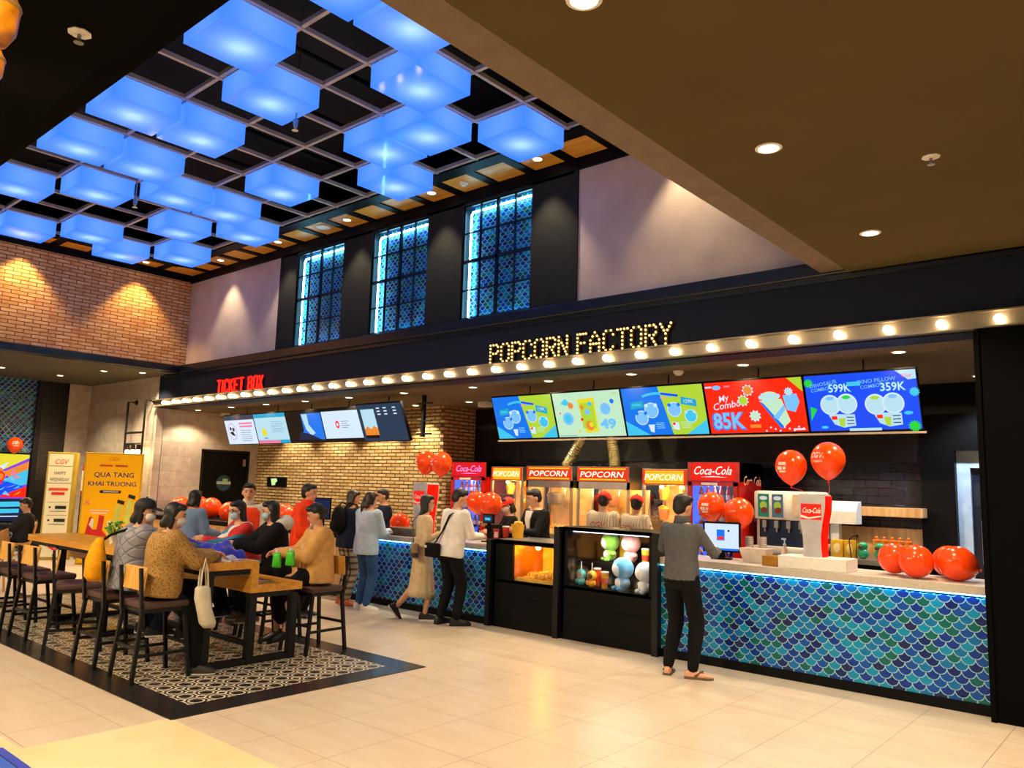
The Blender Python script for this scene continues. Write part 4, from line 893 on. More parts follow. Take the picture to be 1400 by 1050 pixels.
for (p, r, l) in (((-8.78, 7.72, 1.11), .145, 'front balloon on the left counter beside the woman in denim'), ((-8.98, 7.92, 1.10), .135, 'rear balloon on the left counter beside the woman in denim')):
    balloon(p, r, l, (1.3, .9), None, 'balloons on the left counter')
balloon((-7.12, 7.84, 1.44), .155, 'large balloon right of the head of the man in white', (.6, .4), None, 'balloons behind the man in white', (-7.1, 7.9, .97))
balloon((-7.48, 7.95, 1.46), .14, 'balloon hidden behind the head of the man in white', (.3, .4), None, 'balloons behind the man in white', (-7.4, 7.95, .97))
for i, (x, z) in enumerate(((-15.35, 1.10), (-14.75, 1.14), (-14.15, 1.12), (-13.55, 1.06), (-12.15, 1.08), (-11.8, 1.11), (-11.5, 1.06))):
    balloon((x, 7.72+.05*(i % 2), z), .19 if i < 4 else .17, '%s balloon from the left on the oak ticket counter' % ORD[i], (1.35, .4*(i % 3)), None, 'balloons on the ticket counter')
balloon((-19.0, 5.80, 2.26), .15, 'balloon above the bright poster screen at the far left', (0, 0), 'cgv', 'balloon at the poster', ang=PI/2-.2)

# ================================================================== MENU SCREENS
def screen(x0, x1, label, draw, yb=8.2, yt=8.0, z0=2.325, z1=2.90, group='menu screens', bez=.012, name='menu_screen'):
    t = thing(name, label, 'menu screen', ((x0+x1)/2, yb, z0), group=group)
    o = Vector((x0, yb, z0)); r = Vector((1, 0, 0)); u = Vector((0, yt-yb, z1-z0)); h = u.length; u.normalize(); nn = r.cross(u)
    Mx = Matrix((r, u, nn)).transposed().to_4x4(); Mx.translation = o
    bm = BM(); bx(bm, .004, x1-x0-.004, 0, h, -.05, 0, M=Mx); obj('housing', bm, M_black, t, world=True)
    c = Canvas(o, r, u, step=.0008); W = x1-x0; c.rect(bez, bez, W-bez, h-bez, E['black']); draw(c, W, h); c.done('display', t)
    bm = BM(); cyl(bm, ((x0+x1)/2, (yb+yt)/2+.07, (z0+z1)/2), ((x0+x1)/2, (yb+yt)/2+.12, ZS), .009); obj('ceiling_bracket', bm, M_steel_bk, t, world=True)
    return t
def blob(c, x, y, r, a='pale', b='blue'):
    c.circ(x, y, r*1.12, E['white']); c.circ(x, y, r, E[a]); c.circ(x-r*.75, y+r*.7, r*.28, E[b]); c.circ(x+r*.75, y+r*.7, r*.28, E[b])
def d_combo(c, W, h):
    q = .014; c.rect(q, q, W-q, h-q, E['blue']); c.poly([(W*.47, h-q), (W-q, h-q), (W-q, q), (W*.58, q)], E['lime'])
    c.poly([(q, q), (W*.3, q), (q, h*.32)], E['cyan']); c.poly([(W*.74, q), (W-q, q), (W-q, h*.3)], E['cyan'])
    c.line([(W*(.27+.045*k), h*(.80+.05*math.sin(k*.45))) for k in range(9)], h*.05, E['cyan']); c.line([(W*(.5+.04*k), h*(.84-.012*k)) for k in range(6)], h*.045, E['deep'])
    c.text('CGV', W*.53, h*.74, .05, E['pink'], shear=.2, off=.006)
    c.poly([(W*.1, h*.55), (W*.27, h*.58), (W*.27, h*.72), (W*.11, h*.69)], E['teal']); c.rect(W*.13, h*.62, W*.24, h*.66, E['cyan'])
    c.poly([(W*.72, h*.62), (W*.9, h*.55), (W*.9, h*.69), (W*.73, h*.76)], E['teal']); c.text('129K', W*.81, h*.63, .06, E['white'], rot=-.1)
    blob(c, W*.36, h*.52, .085, 'sky', 'white'); blob(c, W*.23, h*.38, .08, 'sky', 'blue'); blob(c, W*.64, h*.52, .08, 'sky', 'blue'); blob(c, W*.82, h*.38, .07, 'cyan', 'pale')
    c.poly([(W*.32, h*.1), (W*.36, h*.08), (W*.38, h*.24), (W*.30, h*.24)], E['white']); c.poly([(W*.6, h*.14), (W*.67, h*.12), (W*.67, h*.27), (W*.59, h*.28)], E['white']); c.rect(W*.6, h*.22, W*.63, h*.27, E['red'])
    for k in range(4): c.rect(W*.40, h*(.16+.035*k), W*.50, h*(.175+.035*k), E['sky']); c.rect(W*.7, h*(.16+.035*k), W*.82, h*(.172+.035*k), E['mint'])
def d_mint(c, W, h):
    q = .014; c.rect(q, q, W-q, h-q, E['mint']); c.poly([(W*.37, h*.82), (W*.62, h*.85), (W*.62, h*.12), (W*.43, h*.10)], E['yellow']); c.rect(W*.40, h*.2, W*.6, h*.74, E['lime'])
    c.circ(W*.2, h*.42, .085, E['sky']); c.burst(W*.2, h*.42, .06, E['cyan']); c.circ(W*.76, h*.60, .075, E['sky']); c.circ(W*.50, h*.55, .04, E['sky']); c.circ(W*.55, h*.72, .03, E['cyan'])
    c.poly([(W*.12, h*.75), (W*.2, h*.86), (W*.27, h*.74), (W*.2, h*.7)], E['cyan']); c.burst(W*.27, h*.70, .05, E['orange']); c.burst(W*.43, h*.65, .035, E['orange']); c.burst(W*.51, h*.26, .075, E['orange']); c.burst(W*.53, h*.28, .04, E['yellow'])
    c.text('49', W*.77, h*.2, .16, E['cyan'], off=.05, width=W*.22); c.text('49', W*.77, h*.2, .16, E['sky'], off=.03, width=W*.19); c.circ(W*.87, h*.75, .03, E['blue']); c.text('CGV', W*.92, h*.89, .04, E['orange']); c.circ(W*.10, h*.55, .012, E['red']); c.circ(W*.41, h*.40, .02, E['red']); c.circ(W*.35, h*.15, .02, E['yellow'])
    c.rect(W*.04, h*.05, W*.3, h*.06, E['grey'])
def d_red(c, W, h):
    q = .014; c.rect(q, q, W-q, h-q, E['red']); c.poly([(W*.85, h-q), (W-q, h-q), (W-q, h*.72)], E['lime'])
    c.text('85K', W*.22, h*.10, .26, E['blue'], off=.05, width=W*.36); c.text('85K', W*.22, h*.115, .25, E['sky'], off=.03, width=W*.33)
    c.text('My', W*.2, h*.62, .10, E['white'], shear=.3, rot=.2, off=.004); c.text('Combo', W*.22, h*.49, .11, E['white'], shear=.3, rot=.12, off=.004); c.circ(W*.14, h*.88, .05, E['sky'], ry=.025); c.rect(W*.02, h*.88, W*.09, h*.91, E['white']); c.rect(W*.22, h*.88, W*.28, h*.91, E['pink'])
    for x, y, a in ((.46, .80, 'orange'), (.40, .62, 'lime'), (.50, .33, 'mint')): c.burst(W*x, h*y, .07, E['white'], 9); c.circ(W*x, h*y, .048, E[a])
    c.poly([(W*.56, h*.6), (W*.78, h*.62), (W*.84, h*.22), (W*.76, h*.10)], E['mint']); c.poly([(W*.56, h*.6), (W*.60, h*.55), (W*.78, h*.10), (W*.74, h*.09)], E['blue']); c.poly([(W*.68, h*.3), (W*.8, h*.52), (W*.8, h*.42), (W*.72, h*.24)], E['sky']); c.circ(W*.67, h*.66, .10, E['mint'], ry=.06)
    for k in range(8): c.circ(W*(.58+.025*k), h*(.66+.05*math.sin(k*2.2)), .022, E['pale'])
    c.poly([(W*.80, h*.68), (W*.93, h*.70), (W*.95, h*.55), (W*.90, h*.38), (W*.82, h*.42)], E['sky']); c.burst(W*.86, h*.74, .05, E['pale']); c.rect(W*.44, h*.12, W*.55, h*.18, E['orange']); c.rect(W*.86, h*.06, W*.97, h*.09, E['white'])
    for k in range(9): c.circ(W*(.60+.045*k), h*(.06+.03*((k*5) % 3)), .01, E['white'])
def d_blue(c, W, h):
    q = .014; c.rect(q, q, W-q, h-q, E['deep']); c.burst(W*.02+.03, h*.85, .05, E['grass'], 14); c.poly([(W*.03, h*.2), (W*.10, h*.4), (W*.04, h*.45)], E['grass']); c.burst(W*.93, h*.07, .06, E['grass'], 14); c.burst(W*.96, h*.62, .05, E['cyan'], 12)
    c.poly([(W*.82, h-q), (W-q, h-q), (W-q, h*.83), (W*.92, h*.82)], E['pale']); c.text('CGV', W*.91, h*.86, .045, E['red'], shear=.1)
    c.text('DINOSAUR', W*.19, h*.80, .055, E['sky'], rot=.15, off=.004); c.text('COMBO', W*.15, h*.71, .05, E['sky'], rot=.12, off=.003); c.text('599K', W*.33, h*.68, .12, E['cyan'], off=.03, width=W*.21); c.text('599K', W*.33, h*.685, .11, E['white'], off=.006, width=W*.19)
    c.text('DINO PILLOW', W*.66, h*.81, .055, E['sky'], rot=.06, off=.004); c.text('COMBO', W*.60, h*.72, .05, E['sky'], rot=.1, off=.003); c.text('359K', W*.79, h*.66, .12, E['cyan'], off=.03, width=W*.22); c.text('359K', W*.79, h*.665, .11, E['white'], off=.006, width=W*.20)
    c.rect(W*.40, h*.77, W*.52, h*.84, E['cyan'])
    for x, y, g_ in ((.23, .47, 'sky'), (.38, .48, 'grass'), (.63, .45, 'lime'), (.78, .46, 'sky')): c.circ(W*x, h*y, .10, E['white'], ry=.105); c.circ(W*x, h*y, .086, E['pale'], ry=.09); c.circ(W*x, h*(y+.11), .04, E[g_], ry=.02)
    for x in (.33, .73): c.poly([(W*(x-.13), h*.32), (W*(x+.11), h*.30), (W*(x+.11), h*.11), (W*x, h*.08), (W*(x-.08), h*.14)], E['pale']); c.rect(W*(x-.10), h*.22, W*(x-.05), h*.28, E['red']); c.poly([(W*(x-.03), h*.10), (W*(x+.01), h*.10), (W*(x+.02), h*.24), (W*(x-.04), h*.24)], E['lime'])
    for x in (.40, .80):
        for k in range(3): c.rect(W*(x-.035), h*(.14+.055*k), W*(x+.03), h*(.155+.055*k), E['navy'])
    c.rect(W*.38, h*.025, W*.66, h*.07, E['pale']); c.circ(W*.16, h*.1, .035, E['cyan'], ry=.015); c.circ(W*.9, h*.3, .04, E['cyan'], ry=.018)
SX = [-7.325, -6.275, -5.22, -4.12, -3.0, -1.92]
for i, (d_, l) in enumerate(((d_combo, 'leftmost popcorn menu screen, half blue and half lime'), (d_mint, 'pale mint menu screen with a yellow tub in its middle'), (d_combo, 'blue and lime menu screen in the middle of the five'), (d_red, 'red menu screen showing 85K'), (d_blue, 'rightmost deep blue menu screen showing 599K and 359K'))):
    screen(SX[i], SX[i+1], l, d_)
o = box_obj('screen_rail', mat('cream_rail', '#9c8c78', .5, .3), -7.34, -1.9, 8.19, 8.22, 2.295, 2.315); tag(o, 'thin cream metal rail under the popcorn menu screens', 'rail')
def t_rules(c, W, h):
    c.rect(.014, .014, W-.014, h-.014, E['white']); c.rect(.014, h*.83, W-.014, h-.014, E['slate']); c.text('CGV', W*.5, h*.87, .05, E['red'], off=.006); c.circ(W*.22, h*.45, .15, E['pink'], ry=.17); c.circ(W*.22, h*.45, .135, E['white'], ry=.155)
    c.circ(W*.18, h*.55, .035, E['navy']); c.circ(W*.27, h*.52, .04, E['navy']); c.poly([(W*.13, h*.42), (W*.24, h*.46), (W*.30, h*.30), (W*.2, h*.33)], E['black']); c.rect(W*.5, h*.68, W*.92, h*.74, E['pink']); c.rect(W*.5, h*.58, W*.92, h*.64, E['pink'])
    for k in range(6): c.rect(W*.5, h*(.12+.07*k), W*(.82+.02*(k % 3)), h*(.135+.07*k), E['grey'])
def t_blue(c, W, h):
    c.rect(.014, .014, W-.014, h-.014, E['pale']); c.rect(.014, h*.85, W-.014, h-.014, E['teal']); c.rect(.014, .014, W-.014, h*.13, E['teal']); c.rect(.014, .014, W*.68, h*.12, E['pink']); c.burst(W*.26, h*.38, .09, E['yellow'], 8, .8); c.rect(W*.22, h*.18, W*.34, h*.21, E['blue'])
    for k in range(7): c.rect(W*.52, h*(.38+.055*k), W*(.84+.03*(k % 3)), h*(.39+.055*k), E['grey'])
def t_dark(c, W, h):
    c.rect(.014, .06, W-.014, h-.06, E['black']); c.poly([(W*.45, h-.06), (W-.014, h-.06), (W-.014, .06), (W*.3, .06), (W*.45, h*.4)], E['blue']); c.poly([(W*.46, h*.88), (W*.62, h*.88), (W*.62, h*.6), (W*.5, h*.55)], E['pale']); c.poly([(W*.5, h*.6), (W*.6, h*.6), (W*.76, h*.3), (W*.64, h*.22), (W*.52, h*.42)], E['pale']); c.poly([(W*.25, .06), (W*.9, .06), (W*.6, h*.28), (W*.35, h*.35)], E['navy'])
def t_white(c, W, h):
    c.rect(.014, .07, W-.014, h-.05, E['white']); c.circ(W*.38, h*.52, .055, E['red'], ry=.065); c.circ(W*.38, h*.52, .03, E['white']); 
    for k in range(4): c.rect(W*.48, h*(.42+.06*k), W*(.62+.05*(k % 2)), h*(.435+.06*k), E['grey'])
def t_show(c, W, h):
    c.rect(.014, .014, W-.014, h-.014, E['slate']); c.rect(W*.08, h*.1, W*.38, h*.86, E['pale']); c.poly([(W*.08, h*.1), (W*.38, h*.1), (W*.38, h*.35), (W*.3, h*.42), (W*.23, h*.34), (W*.15, h*.42), (W*.08, h*.33)], E['orange']); c.rect(W*.08, h*.1, W*.38, h*.18, E['black'])
    for k in range(3):
        for x in (.45, .6, .8): c.rect(W*x, h*(.7+.08*k), W*(x+.07), h*(.73+.08*k), E['white'])
    for k in range(5): c.rect(W*.42, h*(.15+.1*k), W*.94, h*(.155+.1*k), E['navy'])
TX = [-14.50, -13.42, -12.36, -11.30, -10.22]
G = 'ticket screens'
for i, (d_, l) in enumerate(((t_rules, 'leftmost ticket screen with a round no-filming symbol'), (t_blue, 'pale blue ticket screen with a yellow star figure'), (t_dark, 'dark ticket screen showing a blue film still'), (t_white, 'white ticket screen with a small red emblem'))):
    k = i in (2, 3); screen(TX[i], TX[i+1], l, d_, 8.2, 8.0, 2.34, 2.90, G, name='ticket_screen')
screen(-10.22, -9.12, 'showtimes ticket screen tilted forward at the right end', t_show, 8.16, 7.92, 2.33, 2.92, G, name='ticket_screen')
t = thing('screen_bracket', 'black pipe bracket standing out beyond the showtimes screen', 'bracket', (-8.95, 8.3, 2.4)); bm = BM(); bx(bm, -9.03, -8.98, 8.28, 8.33, 2.4, ZS)
for z in (2.45, 2.65, 2.92): bx(bm, -9.14, -8.82, 8.29, 8.32, z-.012, z+.012)
obj('frame', bm, M_steel_bk, t, world=True)

# ================================================================== SIGNS
LET = {'P': [[(0, 0), (0, 1)], [(0, 1), (.6, 1), (.75, .88), (.75, .62), (.6, .5), (0, .5)]], 'O': [[(.18, 0), (0, .15), (0, .85), (.18, 1), (.58, 1), (.75, .85), (.75, .15), (.58, 0), (.18, 0)]],
       'C': [[(.75, .78), (.75, .86), (.58, 1), (.18, 1), (0, .85), (0, .15), (.18, 0), (.58, 0), (.75, .14), (.75, .22)]], 'R': [[(0, 0), (0, 1)], [(0, 1), (.6, 1), (.75, .88), (.75, .62), (.6, .5), (0, .5)], [(.35, .5), (.75, 0)]],
       'N': [[(0, 0), (0, 1)], [(0, 1), (.72, 0)], [(.72, 0), (.72, 1)]], 'F': [[(0, 0), (0, 1), (.7, 1)], [(0, .52), (.58, .52)]], 'A': [[(0, 0), (0, .6), (.36, 1), (.72, .6), (.72, 0)], [(0, .4), (.72, .4)]],
       'T': [[(0, 1), (.8, 1)], [(.4, 1), (.4, 0)]], 'Y': [[(0, 1), (.38, .5), (.76, 1)], [(.38, .5), (.38, 0)]], 'I': [[(.1, 0), (.1, 1)]], 'K': [[(0, 0), (0, 1)], [(.7, 1), (0, .45)], [(.2, .6), (.7, 0)]],
       'E': [[(.68, 0), (0, 0), (0, 1), (.68, 1)], [(0, .5), (.55, .5)]], 'B': [[(0, 0), (0, 1), (.55, 1), (.7, .88), (.7, .65), (.55, .53), (0, .53)], [(.55, .53), (.72, .4), (.72, .12), (.55, 0), (0, 0)]], 'X': [[(0, 0), (.72, 1)], [(0, 1), (.72, 0)]]}
t = thing('marquee_sign', 'POPCORN FACTORY marquee letters studded with small bulbs on the canopy', 'sign', (-5.4, 7.26, 3.215))
x = -6.665; H_ = .218; WL = .128; bb = None; bmb = BM(); ell(bmb, (0, 0, 0), .0125, u=8, v=6)
mg = mat('dark_gold_channel', '#4a3616', .5, .3)
adv = (2.60)/(14.35)
for ch in 'POPCORN FACTORY':
    if ch == ' ': x += adv*.5; continue
    bm = BM(); pts_b = []
    for st in LET[ch]:
        P3 = [Vector((x+a*WL/.75*.98, 7.285, 3.225+b*H_)) for a, b in st]
        for p, q in zip(P3, P3[1:]):
            d_ = (q-p); L = d_.length; e = d_.normalized(); s_ = e.cross(Vector((0, 1, 0)))*.017
            a0 = p-e*.016; a1 = q+e*.016
            loft(bm, [[a0+s_, a0-s_, a0-s_+Vector((0, -.03, 0)), a0+s_+Vector((0, -.03, 0))], [a1+s_, a1-s_, a1-s_+Vector((0, -.03, 0)), a1+s_+Vector((0, -.03, 0))]])
            nb = max(1, round(L/.045))
            for k in range(nb+1):
                pt = p+d_*k/nb
                if all((pt-o_).length > .030 for o_ in pts_b): pts_b.append(pt)
    lo = obj('letter', bm, mg, t, world=True)
    for pt in pts_b:
        lc = pt+Vector((0, -.042, 0))-Vector(t.location)
        if bb is None: bb = obj('bulb', bmb, E_bulb2, lo, smooth='all'); bb.location = lc
        else: b2 = bb.copy(); COL.objects.link(b2); b2.parent = lo; b2.location = lc
    x += adv
t = thing('neon_sign', 'red neon TICKET BOX letters above the light strip', 'sign', (-12.6, 7.26, 3.2))
x = -13.42; en = glow('lit_red_neon', '#ff1408', 5)
for ch in 'TICKET BOX':
    if ch == ' ': x += .12; continue
    bm = BM()
    for st in LET[ch]: tube(bm, [(x+a*.105/.72, 7.26, 3.22+b*.22) for a, b in st], .015, n=6)
    obj('neon_letter', bm, en, t, world=True); x += (.09 if ch == 'I' else .168)
for x_ in (-13.3, -12.6, -11.95): box_obj('mounting_bar', M_steel_bk, x_-.01, x_+.01, 7.265, 7.3, 3.21, 3.44, parent=t, world=True)
t = thing('exit_sign', 'small black sign with a glowing green pictogram on the brick wall', 'sign', (-14.9, 9.6, 1.6)); bm = BM(); bx(bm, -15.25, -14.58, 9.56, 9.62, 1.53, 1.74); obj('case', bm, M_black, t, world=True)
c = Canvas((-15.25, 9.558, 1.53), (1, 0, 0), (0, 0, 1)); gp = glow('lit_pale_green', '#c8f09a', 1.1); c.poly([(.15, .17), (.36, .18), (.40, .14), (.38, .1), (.33, .09), (.33, .04), (.2, .03), (.18, .08)], gp); c.done('pictogram', t)
for x_ in (-8.75, -8.42):
    o = box_obj('ceiling_camera', M_white, x_-.1, x_+.1, 9.35, 9.5, ZS-.09, ZS, bev=.01); tag(o, ('left' if x_ < -8.6 else 'right')+' white box unit under the soffit by the brick corner', 'camera', 'white soffit units')
t = thing('soffit_unit', 'small white unit on the soffit at the left of the ticket niche', 'unit', (-15.5, 8.6, ZS)); bm = BM(); bx(bm, -.12, .12, -.05, .05, -.06, 0, bev=.01); obj('box', bm, M_white, t)

# ================================================================== STANDEES AND LOBBY
def standee(loc, rz, w_, h, depth, label, face, draw, name='standee', edge=None):
    t = thing(name, label, 'standee', loc, rz)
    bm = BM(); bx(bm, -w_/2, w_/2, 0, depth, 0, h, bev=.006); obj('board', bm, edge or face, t)
    c = Canvas((-w_/2, -.002, 0), (1, 0, 0), (0, 0, 1)); draw(c, w_, h); c.done('print', t, world=False); return t
my = glow('lit_poster_yellow', '#f8a800', .38, '#e0a010'); mp_ = mat('purple_ink', '#3a2270', .6); mo = mat('red_orange_ink', '#e04a10', .6); mw = mat('white_ink', '#f0ead8', .6); mk = mat('black_ink', '#15120f', .6); ml = mat('pale_lime_ink', '#d8dc58', .6); mr = mat('red_ink', '#d81c10', .6)
def dy(c, W, h):
    c.rect(.03, .03, W-.03, h-.03, my); c.text('CGV', W*.5, h*.93, .09, mo, shear=.15, off=.006); c.rect(W*.26, h*.875, W*.48, h*.892, mo); c.rect(W*.52, h*.875, W*.74, h*.892, mo)
    c.text('QUA TANG', W*.52, h*.78, .13, mp_, off=.014, width=W*.68); c.text('KHAI TRUONG', W*.5, h*.70, .12, mp_, off=.013, width=W*.82); c.rect(W*.3, h*.635, W*.66, h*.66, mk); c.rect(W*.36, h*.643, W*.62, h*.652, mw)
    for x, y in ((.62, .42), (.80, .47)): c.poly([(W*(x-.08), h*(y-.10)), (W*(x+.04), h*(y-.12)), (W*(x+.10), h*(y+.10)), (W*(x-.02), h*(y+.12))], ml); c.poly([(W*(x-.01), h*(y+.13)), (W*(x+.11), h*(y+.11)), (W*(x+.12), h*(y+.145)), (W*(x), h*(y+.16))], mk)
    c.poly([(W*.1, h*.12), (W*.02+.03, h*.2), (W*.12, h*.28), (W*.17, h*.42), (W*.22, h*.42), (W*.24, h*.31), (W*.31, h*.31), (W*.33, h*.44), (W*.42, h*.43), (W*.4, h*.3), (W*.48, h*.26), (W*.48, h*.16), (W*.3, h*.08)], mr)
    c.poly([(W*.17, h*.35), (W*.21, h*.41), (W*.25, h*.40), (W*.24, h*.31)], mw); c.text('CGV', W*.36, h*.2, .08, mw, shear=.2); c.text('X', W*.08+.03, h*.53, .12, mat('pink_ink', '#e86a90', .6), off=.01)
    c.rect(W*.16, h*.475, W*.5, h*.485, mw); c.rect(W*.2, h*.45, W*.46, h*.46, mw)
standee((-15.72, 6.52, 0), 1.02, 1.02, 2.1, .08, 'large yellow lit standee reading QUA TANG KHAI TRUONG before the tiled wall', my, dy, 'poster_standee', mat('yellow_frame', '#d8b020', .4))
def dh(c, W, h):
    cr = glow('lit_cream', '#efe2b0', .35, '#c8b888'); c.rect(.03, .06, W-.06, h-.04, cr)
    for k in (.13, .29): c.rect(.03, h*(1-k)-.006, W-.06, h*(1-k)+.006, mat('tan_line', '#8c7038', .6))
    c.text('CGV', W*.48, h*.89, .13, mr, shear=.2, off=.008, width=W*.45); c.text('HAPPY', W*.48, h*.79, .09, mk, width=W*.4); c.text('WEDNESDAY', W*.48, h*.73, .09, mk, width=W*.66)
    c.rect(W*.15, h*.64, W*.8, h*.665, mo); c.rect(W*.25, h*.60, W*.7, h*.625, mr)
    for y in (.47, .35): c.rect(W*.15, h*(y+.06), W*.85, h*(y+.063), mk); c.circ(W*.24, h*(y+.015), .02, mk); c.rect(W*.42, h*y, W*.8, h*(y+.03), mk); c.rect(W*.25, h*(y-.025), W*.8, h*(y-.02), mk)
    c.poly([(W*.3, h*.12), (W*.55, h*.08), (W*.8, h*.12), (W*.82, h*.24), (W*.5, h*.2), (W*.3, h*.25)], mr); c.circ(W*.26, h*.16, .07, mat('brown_ink', '#5a4020', .6)); c.text('CGV', W*.6, h*.1, .05, mw)
standee((-17.0, 6.05, 0), 1.0, .52, 2.1, .22, 'narrow cream HAPPY WEDNESDAY totem beside the black tiled column', M_oakpale, dh, 'price_totem', mat('yellow_green_side', '#b0982c', .5))
t = thing('drinks_standee', 'red and black drinks standee between the totem and the yellow poster', 'standee', (-16.85, 6.62, 0), 1.0)
bm = BM(); bx(bm, -.22, .22, 0, .16, 0, 1.25, bev=.01); obj('base_panel', bm, mat('dark_maroon', '#2a0c0a', .5), t)
bm = BM(); bx(bm, -.22, .2, -.02, .18, 1.25, 1.9, bev=.02); obj('header', bm, M_red, t)
bm = BM(); bx(bm, -.22, -.08, -.03, -.02, 1.35, 1.75); obj('price_card', bm, mat('cream_card', '#e0c8a0', .6), t)
t = thing('digital_poster', 'bright colourful film poster screen on the mesh wall at far left', 'screen', (-19.1, 5.55, 1.0))
bm = BM(); bx(bm, -19.19, -19.05, 4.98, 6.16, .62, 2.10, bev=.01); obj('housing', bm, M_black, t, world=True)
c = Canvas((-19.045, 5.02, .66), (0, 1, 0), (0, 0, 1)); W, h = 1.1, 1.40; c.rect(0, 0, W, h, E['violet']); c.poly([(0, h*.5), (0, h), (W*.6, h)], E['cyan']); c.poly([(W*.3, h*.65), (W, h*.95), (W, h), (W*.2, h)], E['yellow']); c.poly([(W*.2, h*.4), (W, h*.55), (W, h*.8), (W*.3, h*.7)], E['cyan']); c.poly([(W*.5, h*.7), (W, h*.9), (W, h*.78), (W*.6, h*.62)], E['orange'])
c.circ(W*.45, h*.7, .14, E['orange'], ry=.18); c.circ(W*.47, h*.66, .08, E['pink'], ry=.1); c.poly([(0, h*.32), (W, h*.36), (W, h*.5), (W*.6, h*.6), (0, h*.5)], E['deep']); c.poly([(W*.5, h*.35), (W, h*.35), (W, h*.52)], E['red']); c.poly([(0, h*.38), (W*.3, h*.52), (0, h*.6)], E['lime'])
rq = random.Random(11)
for k in range(22):
    a_, b_ = rq.uniform(.02, W-.25), rq.uniform(h*.36, h*.9); c.poly([(a_, b_), (a_+rq.uniform(.08, .24), b_+rq.uniform(-.06, .06)), (a_+rq.uniform(.05, .2), min(h, b_+rq.uniform(.05, .14)))], E[rq.choice(['yellow', 'cyan', 'orange', 'pink', 'deep', 'red', 'lime', 'white', 'sky'])])
c.circ(W*.52, h*.66, .09, E['red'], ry=.12); c.circ(W*.53, h*.66, .05, E['orange'], ry=.07)
c.rect(0, 0, W, h*.33, E['navy']); c.poly([(W*.3, h*.2), (W*.98, h*.215), (W*.98, h*.29), (W*.3, h*.28)], E['cyan']); c.poly([(W*.45, h*.11), (W*.9, h*.12), (W*.9, h*.18), (W*.45, h*.175)], E['cyan']); c.rect(W*.3, h*.06, W*.95, h*.075, E['white']); c.done('display', t)
# pipe lamp on the tiled wall
t = thing('pipe_wall_lamp', 'black industrial pipe ladder lamp on the tiled wall', 'wall lamp', (-16.9, 7.1, 2.9)); bm = BM(); yp = 7.12
for x_, xe in ((-16.75, 0), (-15.95, 0)): tube(bm, [(x_, 7.3, 3.2), (x_, yp, 3.2), (x_, yp, .2)], .022); cyl(bm, (x_, 7.3, 3.2), (x_, 7.27, 3.2), .05)
for z in (2.55, 2.32): tube(bm, [(-16.75, yp, z), (-15.95, yp, z)], .022)
obj('pipe_frame', bm, M_steel_bk, t, world=True)
for x_ in (-16.6, -16.35, -16.1):
    bm = BM(); cyl(bm, (x_, yp, 2.3), (x_, yp, 2.2), .04, .05); obj('lamp_holder', bm, M_steel_bk, t, world=True)
    bm = BM(); ell(bm, (x_, yp, 2.16), (.045, .045, .055)); obj('bulb', bm, glow('lit_pipe_bulb', '#ffe0b0', 9), t, world=True)
lamp('lamp', 'POINT', Vector((-16.35, 6.98, 2.1))-Vector(t.location), 22, '#ffd090', t, shadow_soft_size=.15)

# ================================================================== TABLE AND STOOLS
ZT, ZT2 = .935, .715
t = thing('communal_table', 'long two level oak table on black steel legs', 'table', (-8.8, 4.1, 0)); XA, XE = -10.9, -6.6
def ribbon(x0, x1):
    bm = BM(); prof = [(3.58, ZT), (4.12, ZT), (4.12, ZT2), (4.60, ZT2), (4.60, ZT2-.07), (4.05, ZT2-.07), (4.05, ZT-.07), (3.58, ZT-.07)]
    vs2 = [[bm.verts.new((x, y, z)) for y, z in prof] for x in (x0, x1)]
    for k in range(8): bm.faces.new((vs2[0][k], vs2[0][(k+1) % 8], vs2[1][(k+1) % 8], vs2[1][k]))
    for q in vs2:
        for f_ in ((0, 1, 6, 7), (1, 2, 5, 6), (2, 3, 4, 5)): bm.faces.new([q[i] for i in f_])
    return bm
obj('stepped_top', ribbon(XA, XE), wood('honey_oak_top', '#c88428', '#e8a83e', .3, 0), t, world=True)
def leg(x, y, z, s=.035):
    bm = BM(); bx(bm, x-s, x+s, y-s, y+s, .006, z); return bm
for x_ in (XE-.06, -8.75, XA+.9):
    for y_, z_ in ((3.66, ZT-.1), (4.10, ZT-.1), (4.54, ZT2-.1)): obj('leg', leg(x_, y_, z_), M_steel_bk, t, world=True)
    bm = BM(); bx(bm, x_-.03, x_+.03, 3.63, 4.57, .006, .06); obj('floor_beam', bm, M_steel_bk, t, world=True); bm = BM(); bx(bm, x_-.03, x_+.03, 3.6, 4.12, ZT-.12, ZT-.07); obj('upper_beam', bm, M_steel_bk, t, world=True); bm = BM(); bx(bm, x_-.03, x_+.03, 4.05, 4.58, ZT2-.12, ZT2-.07); obj('lower_beam', bm, M_steel_bk, t, world=True)
bm = BM(); bx(bm, XA+.1, XE-.03, 3.60, 3.64, ZT-.11, ZT-.07); bx(bm, XA+.1, XE-.03, 4.54, 4.58, ZT2-.11, ZT2-.07); bx(bm, XA+.9, XE-.06, 4.08, 4.12, .16, .20); obj('apron_rail', bm, M_steel_bk, t, world=True)
